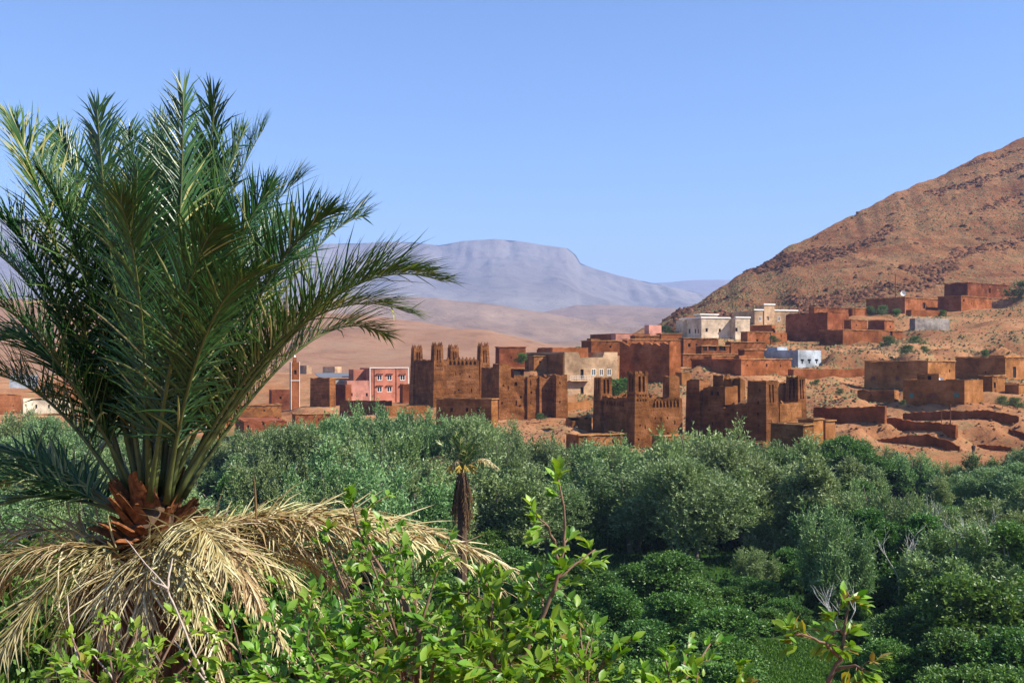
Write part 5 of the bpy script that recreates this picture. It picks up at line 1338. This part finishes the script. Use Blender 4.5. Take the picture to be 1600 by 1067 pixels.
def frond(parent, org, base, tip, sag, L=0.45, n=78, w=0.0235, t0=0.22, dead=False, width=0.028, seed=0, yellow=0.0, single=False, droop=None, tipdroop=0.0, vee=0.5, miss=0.02, wide=52, mat=None):
    rr = random.Random(seed)
    ch = tip - base; ln = ch.length
    side_h = Vector((rr.uniform(-.06, .06), rr.uniform(-.06, .06), 0)) * ln
    mid = base + ch * 0.5 + Vector((0, 0, sag * ln)) + side_h
    N_ = 22
    pts = bez(base, mid, tip, N_)
    for i, q in enumerate(pts): q.z -= tipdroop * (i / N_)**4
    loc = [q - org for q in pts]
    mb = MB(); mb.tube(loc, [width * (1 - 0.9 * (i / N_)**0.45) for i in range(N_ + 1)], 5)
    fo = mb.build('frond', M['ptrunk' if mat else ('deadrachis' if dead else 'rachis')], parent, sm=True)
    # frame: upper side looks towards the crown axis / up
    hz = Vector((ch.x, ch.y, 0)); 
    if hz.length < 0.05: hz = Vector((rr.uniform(-1, 1), rr.uniform(-1, 1), 0))
    hz.normalize()
    lb = MB(); singles = []
    roll = rr.uniform(-0.5, 0.5)
    drp = droop if droop is not None else (0.35 if dead else 0.10)
    for i in range(n):
        f = (i + rr.uniform(-.3, .3)) / (n - 1); f = min(max(f, 0), 1)
        t = t0 + (1 - t0) * f
        k = t * N_; a = min(int(k), N_ - 1); p = loc[a].lerp(loc[a+1], k - a)
        tg = (loc[min(a+2, N_)] - loc[max(a-1, 0)]).normalized()
        up = (Vector((0, 0, 1)) - hz * 0.35); up = (up - tg * up.dot(tg)); 
        if up.length < .15: up = -hz - tg * (-hz).dot(tg)
        up.normalize(); sd = tg.cross(up).normalized()
        sd2 = sd * math.cos(roll) + up * math.sin(roll); up2 = up * math.cos(roll) - sd * math.sin(roll)
        ln_l = L * (0.45 + 0.75 * math.sin(math.pi * min(1, 0.12 + f * 0.8))**0.8) * (1 - 0.45 * f**3) * rr.uniform(0.85, 1.12)
        ang = R_(wide - 34 * f) + rr.uniform(-.22, .22)
        for sg in (-1, 1):
            if rr.random() < miss: continue
            v = vee + rr.uniform(-.45, .45) * (1 - 0.5 * f)
            dr = (tg * math.cos(ang) + (sd2 * sg * math.cos(v) + up2 * math.sin(v)) * math.sin(ang))
            if dead: dr = dr + Vector((rr.uniform(-.16, .16), rr.uniform(-.16, .16), -rr.uniform(0.0, .45)))
            dr.normalize()
            if rr.random() < (0.16 if dead else 0.05): dr = (dr + Vector((rr.uniform(-.8, .8), rr.uniform(-.8, .8), rr.uniform(-.6, .5)))).normalized()
            vs, fs = leaflet_geo(p, dr, up2, ln_l * rr.uniform(.8, 1.1), w * (1 - .3 * f) * rr.uniform(.8, 1.15), drp * rr.uniform(.3, 1.6), rr.uniform(-.12, .12) * (2.2 if dead else 1))
            ti = min(1, max(0, rr.gauss(0.37 + yellow * .48, 0.15 + yellow * .1))) if not dead else min(1, max(0, rr.gauss(.55, .25)))
            if not dead and rr.random() < 0.05 + yellow * .22: ti = rr.uniform(.8, 1)
            lb.add(vs, fs, ti) if not single else singles.append((vs, fs, ti))
    mt = M[mat or ('dead' if dead else 'frond')]
    if single:
        for vs, fs, ti in singles:
            m2 = MB(); m2.add([q - vs[0] for q in vs], fs, ti); q = m2.build('leaflet', mt, fo, vs[0])
    else:
        q = lb.build('leaflets', mt, fo); tag(q, kind='stuff')
    return fo

PD = 9.0
C0 = P(236, 800, PD)
pg = gz(C0.x, C0.y)
palm = empty('date_palm', (C0.x, C0.y, pg))
tag(palm, 'large date palm with upright green fronds and a skirt of dead straw-coloured fronds, foreground left', 'palm')
org = Vector((C0.x, C0.y, pg))
def pp_(px, py, dy): return P(px, py, PD + dy)
GF = [  # tip px, py, depth offset, sag, yellow
 (18, 142, .4, .10, .55), (92, 165, .9, .08, .2), (152, 145, -.5, .05, .2), (200, 182, .9, .04, .1), (242, 205, 1.3, .03, .05), (286, 118, -.4, .03, .1), (333, 128, .6, .05, .3), (380, 163, .2, .06, .15),
 (412, 158, .9, .07, .1), (466, 236, .4, .10, .1), (512, 286, -.6, .13, .1), (566, 294, .8, .13, .2), (692, 392, -.2, .20, .35), (-12, 285, .2, .14, .1), (-45, 420, -.5, .16, .05), (-60, 330, 1.0, .12, .1), (660, 378, .15, .17, .3), (640, 440, -.4, .2, .4),
 (-90, 560, .3, .2, .3), (188, 262, -1.3, .08, .1), (338, 300, -1.6, .1, .15), (405, 372, -1.6, .12, .2), 
 (250, 165, 1.7, .03, .05), (352, 222, 2.0, .05, .05), (432, 300, 1.9, .08, .05), 
 (600, 480, 1.2, .2, .35), (160, 260, .3, .05, .0), (215, 240, -.9, .05, .0), (310, 215, 1.0, .04, .0), (355, 300, .8, .05, .0), (-20, 500, 1.2, .18, .4), 
 (240, 290, .9, .04, .0), (420, 250, -.3, .09, .0), (60, 220, -.2, .1, .15)]
for i, (px, py, dy, sag, ye) in enumerate(GF):
    tip = pp_(px, py + 12, dy); sag = sag * 1.7 + .02
    hz = Vector((tip.x - C0.x, tip.y - C0.y, 0)); l = hz.length
    if l > 0: hz = hz / l
    b = C0 + hz * min(0.26, 0.08 + l * 0.07) + Vector((rp.uniform(-.05, .05), rp.uniform(-.05, .05), 0.22 - 0.06 * l + rp.uniform(-.03, .05)))
    frond(palm, org, b, tip, sag, L=0.66 if i in (11, 12) else 0.6, n=118, seed=100 + i, vee=0.65, yellow=ye * (0 if dy < -1 else 1), single=(i == 12), tipdroop=0.2 if sag > .12 else 0.08, t0=0.15, width=0.034, miss=0.02, wide=64 if i in (11, 12) else 58)
DF = [  # dead fronds: tip px, py, depth offset, sag
 (815, 898, .3, .30), (792, 925, .1, .32), (770, 880, .7, .29), (735, 885, -.1, .28), (690, 850, .5, .24), (620, 850, -.2, .24), (545, 900, .2, .28), (600, 1000, .2, .40), (640, 1010, .9, .42), 
 (165, 1000, -.95, .52), (292, 985, -1.05, .58), (405, 945, -.85, .50), (70, 1065, -.8, .46), (-30, 890, -.7, .30), (-60, 970, -.4, .36), (225, 1060, -1.3, .62), (345, 1060, -1.2, .6),
 (20, 1000, -.7, .42), (110, 955, -.6, .42), (-20, 1060, -.9, .44), (450, 1020, -.7, .48), (500, 950, -.5, .40), (470, 880, .9, .24), (400, 850, 1.5, .18), (540, 1050, -.2, .46), (700, 985, .4, .38), (-60, 860, .2, .26), (355, 900, -1.4, .40)]
for i, (px, py, dy, sag) in enumerate(DF):
    tip = pp_(px, py, dy)
    hz = Vector((tip.x - C0.x, tip.y - C0.y, 0)); l = hz.length; hz = hz / max(l, .01)
    b = C0 + hz * 0.26 + Vector((0, 0, -0.22 - rp.uniform(0, .16))); sag = sag - .03
    frond(palm, org, b, tip, sag, L=0.46, n=70, seed=300 + i, dead=True, t0=0.12, width=0.02, w=0.022, droop=.2, miss=.1, wide=58)
# half-dry fronds low on the left
for i, (px, py, dy, sag) in enumerate(((-20, 690, .5, .14), (-60, 740, -.2, .16), (60, 740, 1.1, .12), (-30, 790, .6, .16), (0, 740, 1.2, .14), (-80, 720, .3, .18))):
    frond(palm, org, C0 + Vector((-.22, 0, -.03)), pp_(px, py, dy), sag, L=.4, n=70, seed=400 + i, yellow=.5, tipdroop=.1, t0=.2)
# leaf bases
for i in range(95):
    a = rp.uniform(0, 6.28); lev = rp.random(); r = 0.16 + 0.14 * (1 - lev)
    p = C0 + Vector((math.cos(a) * r, math.sin(a) * r, -0.34 + 0.46 * lev))
    el = 0.45 + 0.8 * lev + rp.uniform(-.2, .2); L = rp.uniform(.16, .38) * (0.7 + .5 * lev)
    dr = Vector((math.cos(a) * math.cos(el), math.sin(a) * math.cos(el), math.sin(el))); sd = Vector((-math.sin(a), math.cos(a), 0)); up = dr.cross(sd)
    mb = MB(); vs = []
    for f, w, t in ((0, .075, .035), (.35, .048, .026), (.75, .03, .02), (1, .02, .01)):
        c = p + dr * L * f + Vector((0, 0, -.05 * f * f)) - org + sd * rp.uniform(-.012, .012)
        vs += [c - sd * w - up * t*.4, c + up * t, c + sd * w - up * t*.4, c - up * t]
    fs = [(4*k+j, 4*k+(j+1) % 4, 4*k+4+(j+1) % 4, 4*k+4+j) for k in range(3) for j in range(4)] + [(12, 13, 14, 15)]
    mb.add(vs, fs); mb.build('leaf_base', M['boot'], palm)
mb = MB(); hh = C0.z - pg
pts = [(0, 0, -.4), (0, 0, hh * .3), (0, 0, hh * .7), (0, 0, hh - .1), (0, 0, hh + .12)]
mb.tube(pts, [.34, .30, .27, .25, .12], 12); mb.build('trunk', M['ptrunk'], palm)
# fibrous hanging thatch round the trunk
for i in range(70):
    a = rp.uniform(0, 6.28); r = .28 + rp.uniform(0, .5); z = hh - rp.uniform(.2, 1.6)
    b = org + Vector((math.cos(a) * r * .6, math.sin(a) * r * .6, z + .1)); t = b + Vector((math.cos(a) * rp.uniform(.1, .5), math.sin(a) * rp.uniform(.1, .5), -rp.uniform(.6, 1.1)))
    if i < 26: frond(palm, org, b, t, .12, L=.3, n=26, seed=500 + i, dead=True, t0=.05, width=.016, droop=.6, miss=.15, mat='deaddark')

# second palm among the trees
SP = P(722, 738, 60); sg_ = gz(SP.x, SP.y)
pal2 = empty('date_palm', (SP.x, SP.y, sg_)); tag(pal2, 'small palm with a shaggy brown trunk skirt and yellow date stalks rising among the willows', 'palm')
o2 = Vector((SP.x, SP.y, sg_)); hh = SP.z - sg_
mb = MB(); mb.tube([(0, 0, -.3), (0, 0, hh * .5), (0, 0, hh)], [.32, .3, .26], 9); mb.build('trunk', M['ptrunk'], pal2)
for i in range(26):
    a = i / 26 * 6.28 * 3 + rp.uniform(-.2, .2); el = rp.uniform(.85, 1.5); L = rp.uniform(2.0, 2.9)
    tip = SP + Vector((math.cos(a) * math.cos(el), math.sin(a) * math.cos(el), math.sin(el))) * L
    frond(pal2, o2, SP + Vector((0, 0, .05)), tip, .1, L=.42, n=26, w=.06, seed=600 + i, yellow=.5, t0=.25, width=.04, tipdroop=.25)
for i in range(5):
    a = (0.2, 2.9, 3.6, 5.9, 4.5)[i]; tip = SP + Vector((math.cos(a) * 2.2, math.sin(a) * 1.2, rp.uniform(.5, 1.1)))
    frond(pal2, o2, SP, tip, .4, L=.4, n=20, w=.06, seed=640 + i, dead=True, t0=.45, width=.035, tipdroop=.4)
for i in range(34):
    a = rp.uniform(0, 6.28); z = SP.z - rp.uniform(.2, 1.0); b = Vector((SP.x + math.cos(a) * .3, SP.y + math.sin(a) * .3, z))
    frond(pal2, o2, b, b + Vector((math.cos(a) * .4, math.sin(a) * .4, -rp.uniform(1.4, 3.0))), .1, L=.38, n=22, w=.06, seed=660 + i, dead=True, t0=.05, width=.05, droop=.8, mat='deaddark')
for i in range(6):
    a = (-.3, .2, 3.0, 3.5, 4.4, 5.1)[i]; mb = MB(); b = SP - o2 + Vector((0, 0, .1))
    mb.tube([b, b + Vector((math.cos(a) * .45, math.sin(a) * .45, .35))], [.04, .03], 5)
    for q in range(16):
        e = b + Vector((math.cos(a) * .45, math.sin(a) * .45, .35)); mb.tube([e, e + Vector((math.cos(a) * .3 + rp.uniform(-.2, .2), math.sin(a) * .3 + rp.uniform(-.2, .2), -rp.uniform(.1, .5)))], [.025, .02], 4)
    mb.build('date_stalk', M['dates'], pal2)

# ------------------------------------------------------------------ foreground broad-leaved shrubs
LV = np.array([(0, 0, 0), (-.17, .22, .05), (0, .24, -.01), (.17, .22, .05), (-.26, .52, .04), (0, .55, -.03), (.26, .52, .04), (-.16, .8, -.02), (0, .82, -.07), (.16, .8, -.02), (0, 1.05, -.13)], float)
LF3 = [(0, 2, 1), (0, 3, 2), (1, 2, 5), (1, 5, 4), (2, 3, 6), (2, 6, 5), (4, 5, 8), (4, 8, 7), (5, 6, 9), (5, 9, 8), (7, 8, 10), (8, 9, 10)]
LMESH = []
for ti in (.2, .4, .55, .75, .9, .985):
    LMESH.append(np_mesh('leaf', LV, np.array(LF3), M['shrub'], np.full(len(LV), ti)))
def shrub(name, label, stems, seed, leaf=(.034, .08), twigs=10, per=9, tl=(.14, .42), twigmat='twig', red=0.02, group=None, dense_tip=True, cat='shrub'):
    """stems: list of pixel polylines [(px, py, depth, radius_px)...]; twigs and leaves grow from them"""
    rr = random.Random(seed)
    P0 = P(*stems[0][0][:3]); ob = Vector((P0.x, P0.y, gz(P0.x, P0.y)))
    root = empty(name, ob); tag(root, label, cat, group)
    leaves = []; tw = MB()
    def leafat(p, dr):
        L = rr.uniform(*leaf)
        d = (dr + Vector((rr.uniform(-.7, .7), rr.uniform(-.7, .7), rr.uniform(-.75, .35)))).normalized()
        up = (Vector((rr.uniform(-.7, .7), rr.uniform(-.8, .4), 1)) )
        x = d.cross(up)
        if x.length < .1: return
        x.normalize(); z = x.cross(d).normalized()
        m = Matrix(((x.x * L, d.x * L, z.x * L, p.x), (x.y * L, d.y * L, z.y * L, p.y), (x.z * L, d.z * L, z.z * L, p.z), (0, 0, 0, 1)))
        ti = 5 if rr.random() < red else min(4, max(0, int(rr.gauss(2.0, 1.1) + .5)))
        leaves.append((p.y - L * 2 + rr.uniform(0, .3), m, ti))
    for st in stems:
        pts = [P(q[0], q[1], q[2]) for q in st]
        # refine
        fine = []
        for a, b in zip(pts[:-1], pts[1:]):
            for k in range(3): fine.append(a.lerp(b, k / 3) + Vector((rr.uniform(-1, 1), rr.uniform(-1, 1), rr.uniform(-1, 1))) * .006)
        fine.append(pts[-1])
        r0, r1 = st[0][3] / F * st[0][2], st[-1][3] / F * st[-1][2]
        n = len(fine)
        mb = MB(); mb.tube([q - ob for q in fine], [r0 + (r1 - r0) * i / (n - 1) for i in range(n)], 6)
        mb.build('branch', M[twigmat], root, sm=True)
        L_ = sum((b - a).length for a, b in zip(fine[:-1], fine[1:]))
        nt = twigs if not isinstance(twigs, dict) else twigs.get(stems.index(st), 8)
        for k in range(nt):
            f = 0.25 + 0.75 * (k + rr.random()) / nt
            i = min(int(f * (n - 1)), n - 2); p = fine[i].lerp(fine[i+1], f * (n - 1) - i)
            tg = (fine[i+1] - fine[i]).normalized()
            dr = (tg * .6 + Vector((rr.uniform(-1, 1), rr.uniform(-1, .8), rr.uniform(-.5, .8)))).normalized()
            ln = rr.uniform(*tl) * (1.15 - .6 * f)
            e = p + dr * ln + Vector((0, 0, -.03))
            tw.tube([p - ob, p.lerp(e, .5) + Vector((0, 0, .01)) - ob, e - ob], [r1 * .9, r1 * .7, r1 * .4], 4)
            for j in range(per):
                g = .25 + .75 * (j + .5) / per
                leafat(p.lerp(e, g), dr)
            for j in range(3): leafat(e, dr)
        if dense_tip:
            for j in range(9): leafat(fine[-1] + Vector((rr.uniform(-.03, .03), rr.uniform(-.03, .03), -rr.uniform(0, .08))), (fine[-1] - fine[-3]).normalized())
    if tw.v: tw.build('twigs', M[twigmat], root)['kind'] = 'stuff'
    leaves.sort(key=lambda q: q[0])
    for _, m, ti in leaves[:290]:
        o = link('leaf', LMESH[ti], root); o.matrix_local = Matrix.Translation(-ob) @ m
    rest = leaves[290:]
    if rest:
        Vv = np.concatenate([LV @ np.array(m.to_3x3()).T + np.array(m.translation - ob) for _, m, _ in rest])
        Ff = np.concatenate([np.array(LF3) + i * len(LV) for i in range(len(rest))])
        tt = np.repeat([(.2, .4, .55, .75, .9, .985)[q[2]] + rr.uniform(-.06, .0) for q in rest], len(LV))
        o = link('foliage', np_mesh('foliage', Vv, Ff, M['shrub'], tt), root); tag(o, kind='stuff')
    return root, len(leaves)

rs = random.Random(5)
def stem_to(px, py, d, bx=650, by=1130, bd=5.3, r=4.0):
    mx = bx + (px - bx) * .55 + rs.uniform(-25, 25); my = by + (py - by) * .5 + rs.uniform(-10, 30)
    return [(bx, by, bd, r), (mx, my, (bd + d) / 2, r * .6), (px, py, d, 1.1)]
st = [[(649, 1090, 5.2, 5), (655, 985, 5.2, 4.5), (624, 927, 5.25, 4), (593, 886, 5.3, 3.2), (558, 827, 5.3, 2.2), (548, 772, 5.3, 1.2)]]
for (px, py, d) in ((505, 835, 5.5), (600, 812, 5.6), (640, 852, 5.6), (690, 872, 5.4), (735, 905, 5.2), (560, 930, 4.9), (470, 930, 5.4), (690, 960, 4.8), (600, 1000, 4.7), (520, 880, 5.7), (570, 850, 5.0), (620, 900, 5.7), (530, 990, 5.0), (660, 1020, 4.6)):
    st.append(stem_to(px, py, d))
tot = 0
_, n = shrub('leafy_shrub', 'bright green broad-leaved shrub with a tall shoot in front of the dead palm frond', st, 31, twigs=8, per=8); tot += n
st = [stem_to(px, py, d, 560, 1140, 4.9, 4) for (px, py, d) in ((425, 985, 5.2), (455, 955, 5.4), (410, 1040, 4.9), (480, 1010, 4.8), (540, 1035, 4.6), (500, 1060, 4.5), (440, 1065, 4.6), (590, 1050, 4.5), (630, 1060, 4.4), (560, 975, 5.1))]
_, n = shrub('leafy_shrub', 'low bright green broad-leaved shrub at the bottom, left of the tall shoot', st, 32, twigs=8, per=8); tot += n
st = [stem_to(px, py, d, 790, 1150, 5.0, 4) for (px, py, d) in ((720, 925, 5.2), (760, 900, 5.3), (745, 960, 4.9), (790, 950, 5.2), (700, 1000, 4.7), (780, 1000, 4.7), (830, 975, 5.3), (740, 1040, 4.5), (840, 1030, 4.8), (690, 1050, 4.5), (800, 1050, 4.5), (770, 925, 5.0))]
_, n = shrub('leafy_shrub', 'broad-leaved shrub with large bright leaves at the bottom centre', st, 33, leaf=(.045, .1), twigs=7, per=8); tot += n
st = [[(800, 1110, 5.0, 5.0), (812, 1043, 5.0, 5), (828, 1003, 5.0, 4.6), (862, 930, 5.0, 4.2), (877, 890, 5.0, 3.6), (882, 840, 5.0, 3.0), (882, 789, 5.0, 2.2), (870, 742, 5.0, 1.3)],
      [(862, 930, 5.0, 3.2), (874, 880, 4.98, 2.6), (866, 845, 4.95, 2.2), (852, 815, 4.9, 1.4), (838, 806, 4.9, 1.0)],
      [(870, 905, 5.0, 2.4), (900, 880, 5.05, 1.8), (930, 858, 5.1, 1.0)],
      [(850, 955, 5.0, 2.4), (846, 920, 5.1, 1.8), (838, 885, 5.15, 1.0)]]
_, n = shrub('sapling', 'tall upright sapling branch with leaf tufts rising over the orchard', st, 34, leaf=(.05, .085), twigs={0: 7, 1: 4, 2: 4, 3: 6}, per=4, tl=(.06, .16)); tot += n
st = [stem_to(px, py, d, 880, 1150, 4.9, 3.5) for (px, py, d) in ((905, 960, 5.2), (930, 975, 5.2), (950, 1010, 5.0), (880, 990, 5.0), (920, 1035, 4.7), (870, 1030, 4.7), (900, 1000, 5.3), (850, 985, 5.1))]
_, n = shrub('leafy_shrub', 'leafy shrub right of the upright sapling at the bottom', st, 35, twigs=7, per=7); tot += n
st = [stem_to(px, py, d, 1050, 1150, 4.8, 3) for (px, py, d) in ((1000, 1045, 4.9), (1040, 1030, 4.9), (1075, 1015, 5.0), (1110, 1005, 5.0), (1090, 1050, 4.8), (1030, 1062, 4.7), (1160, 1050, 4.8))]
_, n = shrub('leafy_shrub', 'small leafy shrub tips at the bottom edge below the orchard', st, 36, twigs=5, per=6, tl=(.08, .24)); tot += n
st = [[(1290, 1110, 4.6, 5), (1297, 1062, 4.6, 4.6), (1313, 1028, 4.6, 4), (1319, 988, 4.6, 3), (1326, 940, 4.6, 1.6), (1324, 925, 4.6, 1)],
      [(1313, 1028, 4.6, 3), (1290, 1005, 4.55, 2.2), (1262, 992, 4.5, 1.2), (1240, 990, 4.5, 1)],
      [(1305, 1045, 4.6, 3), (1335, 1040, 4.55, 2), (1352, 1045, 4.5, 1.0)],
      [(1319, 990, 4.6, 2.2), (1310, 985, 4.6, 1.6), (1300, 992, 4.6, 1)]]
_, n = shrub('sapling', 'young sapling with reddish tip leaves in front of the green field', st, 37, leaf=(.045, .08), twigs={0: 6, 1: 5, 2: 6, 3: 4}, per=4, tl=(.05, .14), red=.2); tot += n
st = [stem_to(px, py, d, 200, 1150, 6.0, 3.5) for (px, py, d) in ((110, 990, 6.2), (160, 965, 6.3), (215, 975, 6.2), (250, 1000, 6.0), (190, 1025, 5.8), (120, 1040, 5.8), (240, 1045, 5.6), (300, 1030, 5.8), (330, 1000, 6.2), (160, 1060, 5.5), (290, 960, 6.4), (90, 1030, 6))]
_, n = shrub('leafy_shrub', 'shaded leafy shrub below the palm skirt at the bottom left', st, 38, twigs=4, per=6, leaf=(.04, .085)); tot += n
st = [stem_to(px, py, d, 370, 1150, 5.6, 3.5) for (px, py, d) in ((360, 960, 6.0), (400, 1010, 5.5), (340, 1050, 5.4), (380, 1060, 5.2), (420, 960, 5.8), (310, 1060, 5.4))]
_, n = shrub('leafy_shrub', 'leafy shrub between the palm skirt and the bright shrubs', st, 39, twigs=5, per=6); tot += n
# bare twigs crossing the dead fronds
def bare_branch(label, lines, d):
    o = None; P0 = P(*lines[0][0], d); ob = Vector((P0.x, P0.y, gz(P0.x, P0.y))); root = empty('bare_branch', ob); tag(root, label, 'branch', 'bare pale branches')
    for ln in lines:
        pts = [P(x, y, d + .05 * i) for i, (x, y) in enumerate(ln)]; f = []
        for a, b in zip(pts[:-1], pts[1:]):
            for k in range(3): f.append(a.lerp(b, k / 3) + Vector((rs.uniform(-1, 1), 0, rs.uniform(-1, 1))) * .005)
        f.append(pts[-1]); n = len(f)
        mb = MB(); mb.tube([q - ob for q in f], [.0085 * (1 - .75 * i / n) for i in range(n)], 6); mb.build('twig', M['baretwig'], root, sm=True)
bare_branch('pale forked bare branch crossing the hanging dead fronds', [[(350, 1120), (300, 1015), (270, 940), (258, 915), (215, 865), (196, 842)], [(262, 925), (264, 895), (270, 872)], [(335, 1085), (290, 1025), (272, 1000)], [(262, 920), (236, 905)]], 6.1)
bare_branch('thin bare twig at the lower left below the palm', [[(130, 1120), (122, 1030), (108, 965), (105, 930)], [(210, 1110), (170, 1050), (140, 1015)]], 6.2)
bare_branch('pale grey broken branch inside the bright shrub', [[(660, 1090), (606, 1000), (570, 972), (527, 953)], [(575, 975), (545, 990), (520, 1005)], [(585, 975), (597, 955), (600, 930)]], 5.15)
print('leaves', tot)

# ------------------------------------------------------------------ person on the path
def person(label, px, py, d):
    p = P(px, py, d); z = gz(p.x, p.y); o = empty('person', (p.x, p.y, z)); tag(o, label, 'person')
    def skin(name, verts, edges, rad, mat):
        me = bpy.data.meshes.new(name); me.from_pydata(verts, edges, []); me.materials.append(M[mat])
        ob = link(name, me, o); mod = ob.modifiers.new('skin', 'SKIN')
        for i, r in enumerate(rad): me.skin_vertices[0].data[i].radius = (r, r)
        me.skin_vertices[0].data[0].use_root = True
        ob.modifiers.new('sub', 'SUBSURF').levels = 1
        return ob
    v = [(0,0,.95),(0,0,1.18),(0,0,1.42),(0,0,1.52),(0,-.01,1.62),(0,-.01,1.74), (-.2,0,1.4),(-.25,.02,1.12),(-.24,-.06,.88),(-.24,-.09,.78), (.2,0,1.4),(.26,.02,1.13),(.25,-.05,.9),(.25,-.08,.8),
         (-.1,0,.88),(-.11,-.02,.48),(-.11,.02,.08),(-.11,-.12,.03), (.1,0,.88),(.12,.03,.48),(.13,.08,.08),(.13,-.05,.03)]
    e = [(0,1),(1,2),(2,3),(3,4),(4,5),(2,6),(6,7),(7,8),(8,9),(2,10),(10,11),(11,12),(12,13),(0,14),(14,15),(15,16),(16,17),(0,18),(18,19),(19,20),(20,21)]
    r = [.16,.15,.16,.06,.10,.09,.07,.05,.04,.035,.07,.05,.04,.035,.1,.07,.045,.035,.1,.07,.045,.035]
    skin('body', v, e, r, 'skin')
    skin('robe', [(0,0,.45),(0,0,.9),(0,0,1.25),(0,0,1.46),(-.21,0,1.41),(-.265,.02,1.1),(.21,0,1.41),(.275,.02,1.12)], [(0,1),(1,2),(2,3),(2,4),(4,5),(2,6),(6,7)], [.24,.2,.19,.1,.1,.075,.1,.075], 'robe')
    skin('trousers', [(0,0,.86),(-.11,-.01,.5),(-.11,.01,.14),(.12,.02,.5),(.13,.06,.14)], [(0,1),(1,2),(0,3),(3,4)], [.17,.1,.075,.1,.075], 'linen')
    skin('head_scarf', [(0,.02,1.6),(0,.015,1.7),(0,.01,1.77)], [(0,1),(1,2)], [.1,.115,.07], 'robe')
M['skin'] = plain_mat('skin', (0.30, 0.16, 0.10), .6, .1); M['robe'] = plain_mat('dark_robe', (0.05, 0.025, 0.02), .9, .2); M['linen'] = plain_mat('pale_linen', (.5, .42, .36), .9, .2)
person('person in dark robe and pale trousers standing on the path at lower right', 1521, 717, 154)

# ------------------------------------------------------------------ haze
m, nt, out = new_mat('thin_haze')
pv = nt.nodes.new('ShaderNodeVolumePrincipled')
pv.inputs['Color'].default_value = (0.50, 0.62, 1.0, 1)
pv.inputs['Density'].default_value = 0.000125
pv.inputs['Anisotropy'].default_value = 0.0
nt.links.new(pv.outputs[0], out.inputs['Volume'])
mb = MB(); mb.box(-19000, 19000, -500, 12000, -3, 980)
hz_o = mb.build('haze', m); tag(hz_o, kind='stuff')
